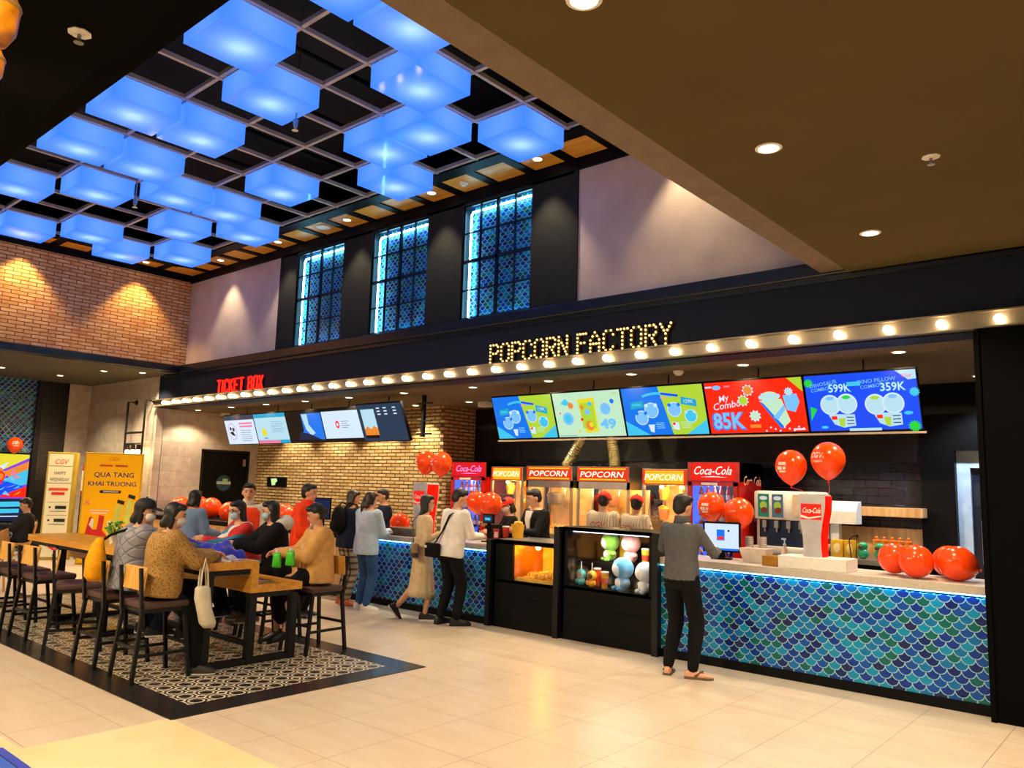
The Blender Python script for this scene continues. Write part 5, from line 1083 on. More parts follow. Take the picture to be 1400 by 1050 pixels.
def stool(label):
    t = thing('bar_stool', label, 'bar stool', (0, 0, 0), group='bar stools'); SZ = .635
    bm = BM(); bx(bm, -.205, .205, -.19, .20, SZ-.055, SZ, bev=.018); obj('seat', bm, mat('dark_brown_leather', '#4a302c', .55), t, smooth=True)
    bm = BM(); bx(bm, -.19, .19, -.18, .19, SZ-.085, SZ-.055); obj('seat_frame', bm, M_steel_bk, t)
    for sx in (-1, 1):
        bm = BM(); loft(bm, [[Vector((sx*a+dx, b_+dy_, z)) for dx, dy_ in ((-.015, -.015), (.015, -.015), (.015, .015), (-.015, .015))] for a, b_, z in ((.205, .235, 0), (.175, .17, SZ-.07))]); obj('leg', bm, M_steel_bk, t)
        bm = BM(); loft(bm, [[Vector((sx*a+dx, b_+dy_, z)) for dx, dy_ in ((-.015, -.015), (.015, -.015), (.015, .015), (-.015, .015))] for a, b_, z in ((.205, -.245, 0), (.18, -.19, SZ-.07))]); obj('leg', bm, M_steel_bk, t)
        bm = BM(); loft(bm, [[Vector((sx*a+dx, b_+dy_, z)) for dx, dy_ in ((-.016, -.012), (.016, -.012), (.016, .012), (-.016, .012))] for a, b_, z in ((.185, -.20, SZ-.09), (.19, -.235, .92))]); obj('back_post', bm, M_steel_bk, t)
        bm = BM(); bx(bm, sx*.192-.01, sx*.192+.01, -.215, .21, .20, .225); obj('stretcher', bm, M_steel_bk, t)
    for y_ in (-.215, .21):
        bm = BM(); bx(bm, -.19, .19, y_-.01, y_+.01, .26, .285); obj('stretcher', bm, M_steel_bk, t)
    bm = BM(); Mx = Matrix.Translation((0, -.215, .82)) @ Matrix.Rotation(-.12, 4, 'X'); bx(bm, -.20, .20, .012, .028, -.085, .105, bev=.004, M=Mx); obj('backrest', bm, wood('blond_beech', '#c8903c', '#dcaa58', .4, 2), t)
    return t
st0 = stool('empty looking bar stool under the woman in the brown patterned jacket, nearest the camera'); st0['label'] = 'bar stool carrying the woman in the brown patterned jacket'
st0.location = (-6.80, 3.27, .006)
for (x, y, rz, l) in ((-7.52, 3.25, .05, 'bar stool carrying the woman in the black cap'), (-8.32, 3.22, -.35, 'third bar stool from the right along the near side, turned askew'), (-9.19, 3.25, .06, 'fourth bar stool from the right along the near side'), (-9.80, 3.22, 0, 'fifth bar stool from the right along the near side'), (-10.45, 3.2, -.05, 'leftmost bar stool, cut by the photo edge'),
                      (-6.80, 4.90, PI+.05, 'bar stool carrying the woman in the tan jacket'), (-7.60, 4.92, PI, 'bar stool carrying the masked woman in the black hooded jacket'), (-8.15, 4.95, PI, 'bar stool carrying the masked woman in the red and white jacket'), (-9.3, 4.95, PI, 'empty far side bar stool behind the long table')):
    dup(st0, (x, y, .006), rz, l)
# things on the table
t = thing('potted_plant', 'small leafy green plant with white blossoms on the table', 'plant', (-9.05, 3.82, ZT)); bm = BM(); lathe(bm, [(.035, 0), (.045, .09), (.04, .09), (.001, .07)], 14); obj('pot', bm, mat('white_ceramic', '#d8d4cc', .3), t, smooth=True)
bm = BM(); bm2 = BM()
for k in range(70):
    a = rnd.uniform(0, 2*PI); e = rnd.uniform(.02, .1); z = rnd.uniform(.09, .24); p = Vector((math.cos(a)*e, math.sin(a)*e, z)); q = Euler((rnd.uniform(-1, 1), rnd.uniform(-1, 1), a)).to_matrix()
    if k % 6 == 0: ell(bm2, p*1.08, .014, u=7, v=5)
    else: ell(bm, p, (.03, .014, .004), q, u=7, v=4)
    if k % 4 == 0: cyl(bm, (0, 0, .07), p, .002, n=4)
obj('leaves', bm, mat('leaf_green', '#5aa02c', .5), t, smooth='all'); obj('blossom', bm2, mat('white_petal', '#e0e4d0', .6), t, smooth='all')
def folded(name, label, loc, size, col, rz=0, seed=1, cat='clothes', extra=None):
    """soft crumpled cloth heap"""
    rr = random.Random(seed); bm = BM(); nx, ny = 26, 18
    g_ = [[None]*ny for _ in range(nx)]; ph = [rr.uniform(0, 6) for _ in range(6)]
    for lay in (1, 0):
        for i in range(nx):
            for j in range(ny):
                u = i/(nx-1)*2-1; v = j/(ny-1)*2-1; ed = max(0, 1-max(abs(u), abs(v))**4)
                z = size[2]*ed*(.72+.14*math.sin(u*4+ph[0]+v*2)+.09*math.sin(v*6+ph[1]+u*3)+.05*math.sin(u*9+ph[2])) if lay else 0
                wob = 1+.08*math.sin(3*math.atan2(v, u)+ph[3])
                vtx = bm.verts.new((u*size[0]/2*wob, v*size[1]/2*wob, max(z, .004) if lay else 0))
                if lay: g_[i][j] = vtx
                else: g_[i][j] = (g_[i][j], vtx)
    for i in range(nx-1):
        for j in range(ny-1):
            bm.faces.new([g_[a][b][0] for a, b in ((i, j), (i+1, j), (i+1, j+1), (i, j+1))]); bm.faces.new([g_[a][b][1] for a, b in ((i, j+1), (i+1, j+1), (i+1, j), (i, j))])
    brd = [(i, 0) for i in range(nx)]+[(nx-1, j) for j in range(1, ny)]+[(i, ny-1) for i in range(nx-2, -1, -1)]+[(0, j) for j in range(ny-2, 0, -1)]
    for a, b in zip(brd, brd[1:]+brd[:1]): bm.faces.new((g_[b[0]][b[1]][0], g_[a[0]][a[1]][0], g_[a[0]][a[1]][1], g_[b[0]][b[1]][1]))
    o = obj(name, bm, col, smooth='all'); o.location = loc; o.rotation_euler = (0, 0, rz); tag(o, label, cat, 'folded clothes on the table'); return o
M_blue_c = mat('royal_blue_fabric', '#0a20c0', .8, sheen=.3); M_white_c = mat('white_cotton', '#d2cfd6', .85, bumpy=.2)
folded('folded_shirt', 'pile of folded white shirts on the table beside the blue one', (-7.85, 3.88, ZT), (.56, .44, .13), M_white_c, .2, 2)
folded('folded_shirt', 'royal blue shirt draped over the middle of the table', (-7.33, 3.87, ZT), (.52, .44, .17), M_blue_c, -.3, 5)
folded('folded_shirt', 'second royal blue shirt by the hooded woman', (-6.98, 3.95, ZT), (.34, .30, .18), M_blue_c, .2, 8)
folded('white_collar_cloth', 'white cloth with a curved end lying at the table end', (-6.80, 3.80, ZT), (.32, .20, .07), M_white_c, .8, 9)
t = thing('phone', 'phone lying on the table corner', 'phone', (-6.75, 3.98, ZT)); bm = BM(); bx(bm, -.035, .035, -.07, .07, 0, .008, bev=.003); obj('body', bm, M_white, t); t.rotation_euler = (0, 0, .8)
t = thing('paper_card', 'small pale card on the lower oak level', 'card', (-6.85, 4.3, ZT2), .5); bm = BM(); bx(bm, -.06, .06, -.035, .035, 0, .003); obj('card', bm, mat('pale_card', '#e0cdb8', .6), t)
# lobby chairs
def shell_chair(loc, rz, label):
    t = thing('lounge_chair', label, 'chair', loc, rz, 'wooden lounge chairs'); bw = wood('bent_oak', '#a8743c', '#c08c50', .4, 2)
    bm = BM(); R1 = []
    for k in range(9):
        a = k/8; y = .24-.46*min(a*1.5, 1)-.06*max(0, a-.66)*3; z = .42+(.0 if a < .6 else (a-.6)*1.0)+.02*(1-a)
        R1.append([(s_*(.24 if a < .7 else .24-.1*(a-.7)), y+abs(s_)*.05, z+.07*abs(s_)**2) for s_ in (-1, -.6, -.2, .2, .6, 1)])
    vr = [[bm.verts.new(p) for p in r_] for r_ in R1]; vl = [[bm.verts.new((p[0], p[1], p[2]-.018)) for p in r_] for r_ in R1]
    for A, B in ((vr, 1), (vl, -1)):
        for i in range(8):
            for j in range(5): bm.faces.new([A[i][j], A[i+1][j], A[i+1][j+1], A[i][j+1]])
    for i in range(8):
        for j in (0, 5): bm.faces.new([vr[i][j], vr[i+1][j], vl[i+1][j], vl[i][j]])
    for j in range(5):
        for i in (0, 8): bm.faces.new([vr[i][j], vr[i][j+1], vl[i][j+1], vl[i][j]])
    obj('shell', bm, bw, t, smooth='all')
    for sx in (-1, 1):
        for y in (.2, -.2):
            bm = BM(); cyl(bm, (sx*.17, y*.8, .41), (sx*.24, y*1.25, 0), .02, .014); obj('leg', bm, bw, t)
    return t
shell_chair((-15.25, 4.85, 0), PI-.2, 'wooden lounge chair the seated man at far left sits on')
shell_chair((-13.2, 3.95, 0), .9, 'curved wooden chair at the left edge in front of the seated man')
# amber shade at the top left corner and blue kiosk at the bottom left
t = thing('amber_pendant', 'two tiered amber glass pendant cut off by the top left corner', 'pendant lamp', (-2.925, .69, 2.95))
for r_, z_, h_ in ((.078, .135, .19), (.05, 0, .115)):
    bm = BM(); lathe(bm, [(.02, z_+h_), (r_*.75, z_+h_*.95), (r_, z_+h_*.7), (r_*.92, z_+h_*.25), (r_*.6, z_), (.001, z_)], 24); sh_ = obj('glass_shade', bm, mat('amber_mottled_glass', '#a8690c', .3, var=.3, vs_=16), t, smooth='all')
    bm = BM(); lathe(bm, [(r_*1.0, z_+h_*.65), (r_*1.04, z_+h_*.7), (r_*1.0, z_+h_*.75)], 24); obj('rim', bm, mat('dull_brass', '#9a7a48', .4, .4), sh_)
bm = BM(); cyl(bm, (0, 0, .32), (0, 0, ZL-2.95), .005); obj('cord', bm, M_black, t)
t = thing('touch_kiosk', 'corner of a glossy blue lit kiosk panel at the bottom left', 'kiosk', (-2.58, .76, 0))
bm = BM(); bx(bm, -2.65, -2.1, .48, .82, 0, .80); obj('pedestal', bm, M_black, t, world=True)
bm = BM(); bx(bm, -2.835, -2.0, .36, .924, .80, .84, bev=.004); obj('panel_frame', bm, glow('kiosk_edge', '#4a58c0', .35, '#2a3480'), t, world=True)
box_obj('inlay', M_black, -2.80, -2.03, .39, .894, .84, .8412, parent=t, world=True)
box_obj('display', glow('kiosk_screen', '#4878d0', .6, '#203060'), -2.795, -2.035, .395, .889, .8412, .843, parent=t, world=True)
# ================================================================== PEOPLE
SKIN = mat('warm_skin', '#d09a78', .5, var=.04); SKIN.node_tree.nodes['Principled BSDF'].inputs['Subsurface Weight'].default_value = .1
M_eye = mat('dark_eye', '#120c0a', .2); M_lip = mat('soft_lip', '#9a4a40', .5); HAIR = mat('black_hair', '#0b0808', .5, bumpy=.4, vs_=40); HAIRB = mat('dark_brown_hair', '#24140e', .35, bumpy=.4, vs_=40)
def fuse(bm, vox=.014, it=5):
    me = bpy.data.meshes.new('tmp'); bm.to_mesh(me); bm.free(); o = bpy.data.objects.new('tmp', me); COL.objects.link(o)
    md = o.modifiers.new('r', 'REMESH'); md.mode = 'VOXEL'; md.voxel_size = vox
    ms = o.modifiers.new('s', 'SMOOTH'); ms.factor = .5; ms.iterations = it
    bpy.context.view_layer.update()
    m2 = bpy.data.meshes.new_from_object(o.evaluated_get(bpy.context.evaluated_depsgraph_get()))
    out = BM(); out.from_mesh(m2); bpy.data.objects.remove(o); bpy.data.meshes.remove(me); bpy.data.meshes.remove(m2); return out
def ik(a, c, l1, l2, pole):
    d = c-a; L = min(d.length, (l1+l2)*.998); L = max(L, abs(l1-l2)+.01); e = d.normalized(); c = a+e*L
    x = (l1*l1-l2*l2+L*L)/(2*L); h = math.sqrt(max(0, l1*l1-x*x)); p = pole-e*pole.dot(e); p = p.normalized() if p.length > 1e-5 else e.orthogonal().normalized()
    return a+e*x+p*h, c
def oval(c, rx, ry, ax, ay, n=20, p=2.3):
    out = []
    for k in range(n):
        t_ = 2*PI*k/n; ct, st = math.cos(t_), math.sin(t_)
        out.append(c+ax*(math.copysign(abs(ct)**(2/p), ct)*rx)+ay*(math.copysign(abs(st)**(2/p), st)*ry))
    return out
def hand(bm, w_, d, nrm, side, curl=.5, s=1.):
    """palm, four fingers, thumb; d = direction of the hand, nrm = palm normal"""
    d = d.normalized(); nrm = (nrm-d*nrm.dot(d)).normalized(); lat = d.cross(nrm)*side
    R_ = Matrix((lat, d, nrm)).transposed()
    ell(bm, w_+d*.045*s, (.040*s, .052*s, .017*s), R_, u=12, v=8)
    for i, (o_, L) in enumerate(((-.029, .068), (-.010, .076), (.010, .072), (.028, .056))):
        b = w_+d*(.078-.006*abs(i-1.3))*s+lat*o_*s; q = b; dd = d; r = .0088*s
        for sgm, k in ((.5, .6), (.3, 1.), (.25, .8)):
            dd = (dd*math.cos(curl*k)+nrm*math.sin(curl*k)).normalized(); q2 = q+dd*L*sgm*s; capsule(bm, q, q2, r, r*.9, n=7); q = q2; r *= .9
    b = w_+d*.022*s-lat*.032*s; m_ = b+(d*.6-lat*.7+nrm*.3).normalized()*.036*s; capsule(bm, b, m_, .012*s, .010*s, n=7); capsule(bm, m_, m_+(d*.9-lat*.15+nrm*.45).normalized()*.030*s, .010*s, .008*s, n=7)
def person(label, loc, rz, ht=1.65, sit=None, feet=None, hands=None, lean=.05, head=(0, 0), top=None, bot=None, shoes=None, hair='short', hairm=None, skirt=None, mask=False, cap=None, build=1., sleeves=True, coat=0., hem=-.10, collar=None, vox=.014, palms=None, elbow=None, shoemat=None, twist=0., tilt=0., bare_leg=False, curl=.6, sandals=False, glasses=False, knee=None, roll=0., short_sleeve=False):
    s = ht/1.70; V = Vector; t = thing('person', label, 'person', loc, rz)
    hz = .90*s if sit is None else sit+.115
    P = V((0, 0, hz)); up = V((math.sin(tilt), math.sin(lean), math.cos(lean))).normalized(); rt = V((math.cos(twist), -math.sin(twist), 0)); rt = (rt-up*rt.dot(up)).normalized(); fw = up.cross(rt)
    T = lambda h, x=0, y=0: P+up*h*s+rt*x*s+fw*y*s
    shl = [T(.425, sx*.162*build) for sx in (-1, 1)]
    neck = T(.50, 0, .01)
    # head frame
    hy, hp = head; Rh = Matrix.Rotation(-hy, 3, 'Z') @ Matrix.Rotation(-hp, 3, 'X') @ Matrix.Rotation(roll, 3, 'Y')
    hc = neck + V((0, .02, .122))*s + up*.0 + V((0, .03*math.sin(hp), 0))*s
    Hh = lambda x, y, z: hc+Rh @ V((x, y, z))*s
    # arms
    hands = hands or [(-.22, .12, hz-.12), (.22, .12, hz-.12)]; hands = [V(h) for h in hands]; palms = palms or [V((.6, 0, -.6)), V((-.6, 0, -.6))]; elb = []; wri = []
    for k in (0, 1):
        pole = V(elbow[k]) if elbow else V(((-.3, .3)[k], -.35, -1))
        e_, w_ = ik(shl[k], hands[k], .275*s, .245*s, pole); elb.append(e_); wri.append(w_)
    # legs
    hip = [T(-.02, sx*.085) for sx in (-1, 1)]
    if feet is None: feet = [(-.10, 0, 0), (.10, 0, 0)]
    kn = []; an = []
    for k in (0, 1):
        f_ = feet[k]; a_ = V((f_[0], f_[1], f_[2]+.075*s)); pole = V(knee[k]) if knee else V((0, 1, .15))
        q, a_ = ik(hip[k], a_, .42*s, .41*s, pole); kn.append(q); an.append(a_)
    # ---- body: one continuous skin surface
    bm = BM(); ax, ay = rt, fw
    RG = [(-.10, .10, .075), (-.04, .145, .10), (.06, .142, .10), (.17, .122, .088), (.28, .142, .10), (.38, .155, .098), (.445, .14, .075), (.49, .065, .055)]
    loft(bm, [oval(T(h), rx*s*build, ry*s*build, ax, ay) for h, rx, ry in RG])
    capsule(bm, T(.45), neck+V((0, .005, .07))*s, .055*s, .05*s)
    for k in (0, 1):
        ell(bm, shl[k], .052*s); capsule(bm, shl[k], elb[k], .044*s, .034*s); capsule(bm, elb[k], wri[k], .034*s, .025*s)
        capsule(bm, hip[k], kn[k], .072*s, .048*s); capsule(bm, kn[k], kn[k].lerp(an[k], .3), .048*s, .05*s); capsule(bm, kn[k].lerp(an[k], .3), an[k], .05*s, .032*s)
    # head: skull, jaw, nose, ears
    ell(bm, Hh(0, -.008, .02), (.073*s, .090*s, .092*s), Rh, u=18, v=12); ell(bm, Hh(0, .022, -.045), (.054*s, .062*s, .060*s), Rh, u=16, v=10)
    ell(bm, Hh(0, .082, -.01), (.012*s, .017*s, .022*s), Rh); ell(bm, Hh(0, .055, -.088), (.022*s, .022*s, .018*s), Rh)
    for sx in (-1, 1): ell(bm, Hh(sx*.076, -.005, -.008), (.010*s, .020*s, .030*s), Rh)
    bm = fuse(bm, .0125, 3)
    for f_ in bm.faces: f_.material_index = 0
    for k in (0, 1):
        d_ = (wri[k]-elb[k]).normalized(); hand(bm, wri[k]-d_*.004, d_, V(palms[k]), (1, -1)[k], curl, s)
    for sx in (-1, 1): ell(bm, Hh(sx*.028, .077, .012), (.013*s, .006*s, .006*s), Rh, mi=1); cyl(bm, Hh(sx*.014, .083, .030), Hh(sx*.042, .074, .032), .0035*s, mi=3)
    ell(bm, Hh(0, .080, -.052), (.022*s, .006*s, .007*s), Rh, mi=2)
    body = obj('body', bm, [SKIN, M_eye, M_lip, HAIR], t, smooth='all')
    # ---- top
    if top:
        bm = BM(); i_ = .018+coat; RT = [(hem, .150, .108), (-.04, .153, .110), (.06, .150, .108), (.17, .135, .098), (.28, .150, .106), (.38, .163, .104), (.445, .150, .082), (.475, .085, .064)]
        if sit is not None: RT = [(max(h, -.09), a, b) for h, a, b in RT]
        loft(bm, [oval(T(h), (rx+i_)*s*build, (ry+i_)*s*build, ax, ay) for h, rx, ry in RT])
        for k in (0, 1):
            ell(bm, shl[k], (.058+coat)*s); e2 = elb[k]; w2 = elb[k].lerp(wri[k], .96)
            capsule(bm, shl[k], e2 if not short_sleeve else shl[k].lerp(e2, .8), (.056+coat)*s, (.048+coat)*s)
            if not short_sleeve: capsule(bm, e2, w2, (.047+coat)*s, (.036+coat*.6)*s)
        bm = fuse(bm, vox, 3); tp = obj('top', bm, top, t, smooth='all')
        if collar:
            bm = BM(); loft(bm, [oval(neck+V((0, 0, z))*s, rr*s, rr*1.0*s, V((1, 0, 0)), V((0, 1, 0))) for z, rr in ((-.045, .085), (.02, .068), (.045, .066), (.045, .058), (-.03, .06))]); obj('collar', bm, collar, tp, smooth='all')
    # ---- bottom
    if skirt:
        L, wd = skirt; bm = BM()
        if sit is None:
            rg = []
            for k in range(12):
                h = .06-L*k/11; fl = k/11; n_ = 36
                rg.append([P+up*(h if h > -.02 else -.02)*s+V((0, 0, min(0, h+.02)))*s+rt*math.cos(2*PI*j/n_)*(.16+.05*fl*wd+.012*fl*math.sin(j*1.9))*s+fw*math.sin(2*PI*j/n_)*(.115+.09*fl*wd+.012*fl*math.sin(j*2.3))*s for j in range(n_)])
            loft(bm, rg)
        else:
            mk_ = (kn[0]+kn[1])/2; ma = (an[0]+an[1])/2; pts = [P+V((0, -.06, .05)), P+V((0, .08, .0)), P.lerp(mk_, .5)+V((0, 0, .0)), mk_+V((0, .02, -.02)), mk_.lerp(ma, .35)+V((0, .02, 0)), mk_.lerp(ma, L)]
            for a, b, ra, rb in zip(pts, pts[1:], (.15, .16, .15, .13, .12), (.16, .15, .13, .12, .12)):
                for sx in (-.07, 0, .07): capsule(bm, a+V((sx, 0, 0)), b+V((sx, 0, 0)), ra*.62*s, rb*.62*s)
            bm = fuse(bm, .02, 6)
        obj('skirt', bm, bot, t, smooth='all')
    elif bot:
        bm = BM(); RB = [(-.12, .09, .07), (-.06, .158, .115), (.03, .156, .112), (.09, .148, .104)]
        loft(bm, [oval(T(h), (rx+.012)*s*build, (ry+.012)*s*build, ax, ay) for h, rx, ry in RB])
        for k in (0, 1):
            a2 = kn[k].lerp(an[k], .95); capsule(bm, hip[k], kn[k], .095*s, .075*s); capsule(bm, kn[k], kn[k].lerp(a2, .4), .075*s, .070*s); capsule(bm, kn[k].lerp(a2, .4), a2, .070*s, .052*s)
        bm = fuse(bm, vox, 3); obj('trousers', bm, bot, t, smooth='all')
    # ---- shoes
    for k in (0, 1):
        a_ = an[k]; fd = V((.12*(-1, 1)[k], 1, 0)).normalized() if len(feet[k]) < 4 else V(feet[k][3]).normalized()
        if len(feet[k]) >= 5: up_ = V(feet[k][4]).normalized()
        else: up_ = V((0, 0, 1))
        sd = fd.cross(up_); b = a_-up_*.075*s
        def ring(y, w_, h0, h1): 
            return [b+fd*y*s+sd*(w_*cx)*s+up_*(h0+(h1-h0)*cz)*s for cx, cz in ((-1, 0), (1, 0), (1.0, .55), (.6, 1), (-.6, 1), (-1.0, .55))]
        prof = [(-.075, .022, .0, .06), (-.06, .034, 0, .095), (0, .036, 0, .10), (.06, .040, 0, .075), (.12, .045, 0, .06), (.165, .038, .0, .048), (.185, .018, .0, .03)]
        bm = BM()
        if sandals:
            loft(bm, [[p for p in ring(y, w_*1.15, 0, .022)] for y, w_, a0, a1 in prof]); so = obj('sandal', bm, shoemat, t, smooth=True)
            bm = BM(); loft(bm, [ring(y, w_*.8, .02, h1*.75) for y, w_, h0, h1 in prof]); obj('foot', bm, SKIN, so, smooth=True)
            bm = BM(); tube(bm, [b+fd*.02*s+sd*.045*s+up_*.03*s, b+fd*.09*s+up_*.066*s, b+fd*.02*s-sd*.045*s+up_*.03*s], .009*s, n=6); tube(bm, [b+fd*.06*s+up_*.06*s, b+fd*.14*s+up_*.03*s], .007*s, n=6); obj('strap', bm, shoemat, so)
        else:
            loft(bm, [ring(y, w_, h0+.012, h1) for y, w_, h0, h1 in prof]); sh = obj('shoe', bm, shoes, t, smooth=True)
            bm = BM(); loft(bm, [ring(y, w_*1.08, 0, .022) for y, w_, h0, h1 in prof]); obj('sole', bm, shoemat or mat('white_rubber', '#d8d4cc', .6), sh)
    # ---- hair
    hm = hairm or HAIR; bm = BM()
    if hair:
        ell(bm, Hh(0, -.026, .038), (.083*s, .090*s, .090*s), Rh, u=18, v=12); ell(bm, Hh(0, -.045, -.005), (.076*s, .066*s, .075*s), Rh); ell(bm, Hh(.0, .035, .085), (.062*s, .05*s, .035*s), Rh)
        if hair in ('long', 'longer', 'bob', 'pony', 'hiddenlong'):
            L = {'long': .30, 'longer': .42, 'bob': .035, 'pony': .05, 'hiddenlong': .2}[hair]
            for sx in (-.034, 0, .034): capsule(bm, Hh(sx, -.05, .0), Hh(sx*1.1, -.075, -.06)+V((0, -.01, -L*.6))*s, .042*s, .040*s); capsule(bm, Hh(sx*1.1, -.075, -.06)+V((0, -.01, -L*.6))*s, Hh(sx*1.15, -.075, -.06)+V((0, -.01, -L))*s, .040*s, .018*s)
            for sx in (-1, 1): capsule(bm, Hh(sx*.062, -.01, .03), Hh(sx*.068, -.012, -.05 if hair == 'pony' else -.10), .03*s, .022*s)
        if hair == 'pony': capsule(bm, Hh(0, -.11, .0), Hh(0, -.13, -.10), .030*s, .028*s); capsule(bm, Hh(0, -.13, -.10), Hh(0, -.12, -.22), .028*s, .012*s)
        if hair == 'bun': ell(bm, Hh(0, -.11, .0), .042*s)
        bm = fuse(bm, .011, 3)
        hr = obj('hair', bm, hm, t, smooth='all')
    if cap:
        bm = BM(); ell(bm, Hh(0, -.012, .052), (.092*s, .10*s, .078*s), Rh, u=20, v=12); bmesh.ops.bisect_plane(bm, geom=bm.verts[:]+bm.edges[:]+bm.faces[:], plane_co=Hh(0, 0, .035), plane_no=Rh @ V((0, 0, 1)), clear_inner=True)
        bp = []
        for k in range(9):
            a = PI*k/8; bp.append((math.cos(a)*.075, .055+math.sin(a)*.105))
        z0 = .035; loft(bm, [[Hh(x, y, z0+.004-.25*max(0, y-.08)) for x, y in bp], [Hh(x, y, z0+.010-.25*max(0, y-.08)) for x, y in bp]])
        ell(bm, Hh(0, -.012, .132), .01*s); obj('cap', bm, cap, t, smooth=True)
    if mask:
        bm = BM(); ell(bm, Hh(0, .040, -.042), (.064*s, .056*s, .052*s), Rh, u=16, v=10); bmesh.ops.bisect_plane(bm, geom=bm.verts[:]+bm.edges[:]+bm.faces[:], plane_co=Hh(0, .035, 0), plane_no=Rh @ V((0, 1, 0)), clear_inner=True)
        for sx in (-1, 1): tube(bm, [Hh(sx*.060, .04, -.03), Hh(sx*.084, -.004, .0)], .0025, n=5)
        obj('face_mask', bm, mask, t, smooth='all')
    if glasses:
        bm = BM()
        for sx in (-1, 1):
            tube(bm, [Hh(sx*.030+.02*math.cos(a*PI/5), .094, .010+.016*math.sin(a*PI/5)) for a in range(11)], .0022, n=5); tube(bm, [Hh(sx*.05, .09, .014), Hh(sx*.08, 0, .012)], .002, n=4)
        obj('glasses', bm, M_black, t)
    t['_j'] = 0; del t['_j']
    return t, dict(T=T, shl=shl, elb=elb, wri=wri, hip=hip, kn=kn, an=an, hc=hc, Hh=Hh, neck=neck, s=s)
def cl(name, c, **k): return mat(name, c, k.pop('rough', .85), sheen=.0, spec=.2, bumpy=.25, vs_=k.pop('vs_', 14), **k)
V = Vector
c_blk = cl('black_cloth', '#070708'); c_jean = cl('blue_denim', '#2c4c78', vs_=40); c_mask = mat('pale_blue_mask', '#a4c4da', .7); c_mw = mat('white_mask', '#dcd6d0', .7); c_bsh = mat('black_shoe', '#0d0d0e', .45); c_wsh = mat('white_shoe', '#d6d0c2', .5)
def strap(t, pts, w_, m, name='strap'):
    bm = BM(); pts = [V(p) for p in pts]; loft(bm, [[p+V((0, 0, w_/2))+V((0, -.004, 0)), p+V((0, 0, -w_/2))+V((0, -.004, 0)), p+V((0, 0, -w_/2))+V((0, .004, 0)), p+V((0, 0, w_/2))+V((0, .004, 0))] for p in pts]); return obj(name, bm, m, t)
# --- man in grey at the right counter
t, J = person('man in a dark grey long sleeved shirt and black trousers touching the monitor', (-3.70, 6.76, 0), -.06, 1.71, feet=[(-.12, -.04, 0, (-.45, 1, 0)), (.13, -.02, 0, (.9, .55, 0))], hands=[(-.10, .28, 1.14), (.17, .36, 1.13)], lean=.0, head=(.35, .18), top=cl('charcoal_grey_shirt', '#58595c', vs_=30), bot=c_blk, shoemat=mat('brown_sandal', '#5a4632', .7), sandals=True, hair='short', hem=-.05, collar=cl('charcoal_grey_shirt', '#58595c'), build=1.02, elbow=[(-.9, -.1, -.5), (.6, -.2, -.8)])
# --- man in white with crossbody bag
t, J = person('man in a white sweatshirt and black trousers leaning on the left counter', (-6.98, 6.98, 0), -.12, 1.70, feet=[(-.10, -.05, 0), (.13, .02, 0, (.5, 1, 0))], hands=[(-.14, .36, 1.05), (.12, .40, 1.05)], lean=.16, head=(.45, .35), top=cl('white_sweatshirt', '#ece4dc', vs_=10), bot=c_blk, shoes=c_bsh, shoemat=mat('black_rubber', '#141414', .6), hair='short', hem=-.10, coat=.012, build=1.05)
bm = BM(); P1 = [J['T'](.47, .09, -.02), J['T'](.40, .07, -.15), J['T'](.20, -.02, -.15), J['T'](.08, -.08, -.17), J['T'](.03, -.10, -.19)]
loft(bm, [[p+V((.02, -.004, .01)), p+V((-.02, -.004, -.01)), p+V((-.02, .006, -.01)), p+V((.02, .006, .01))] for p in P1]); bagt = thing('crossbody_bag', 'black crossbody bag at the left hip of the man in white', 'bag', (0, 0, 0)); bagt.location = t.location; bagt.rotation_euler = t.rotation_euler; obj('strap', bm, c_blk, bagt)
bm = BM(); bx(bm, -.22, .02, -.24, -.16, .80, .97, bev=.02); obj('pouch', bm, c_blk, bagt, smooth=True); bm = BM(); bx(bm, -.20, -.165, -.246, -.24, .91, .94); obj('tag', bm, M_white, bagt)
# --- young woman walking
t, J = person('young woman with long black hair in a beige blouse and long beige skirt', (-7.47, 6.98, 0), -.62, 1.60, feet=[(-.07, -.30, .07, (0, .8, -1), (0, 1, .7)), (.08, .04, 0, (.1, 1, 0))], hands=[(-.02, .24, 1.04), (.12, .22, 1.08)], lean=.02, head=(.15, .05), top=cl('beige_blouse', '#d2bb92', vs_=20), bot=cl('beige_skirt', '#c8b28a', vs_=20), skirt=(.66, .7), shoes=mat('black_canvas', '#101014', .7), hair='longer', build=.92, hem=-.05, glasses=True)
bg = thing('shoulder_bag', 'brown flap shoulder bag at the hip of the woman in beige', 'bag', (0, 0, 0)); bg.location = t.location; bg.rotation_euler = t.rotation_euler
bm = BM(); bx(bm, .08, .31, -.17, -.10, .78, .95, bev=.015); obj('body', bm, mat('taupe_leather', '#8a6c4c', .5), bg, smooth=True); bm = BM(); bx(bm, .075, .315, -.175, -.095, .78, .84, bev=.01); obj('base_trim', bm, mat('dark_brown_leather_bag', '#2c1c14', .4), bg, smooth=True); bm = BM(); bx(bm, .18, .22, -.18, -.17, .84, .86); obj('clasp', bm, M_steel, bg)
bm = BM(); tube(bm, [(.12, -.14, .94), (.0, -.15, 1.2), (-.1, 0, 1.37), (-.02, .08, 1.3)], .006); obj('strap', bm, mat('dark_brown_leather_bag', '#2c1c14', .4), bg)
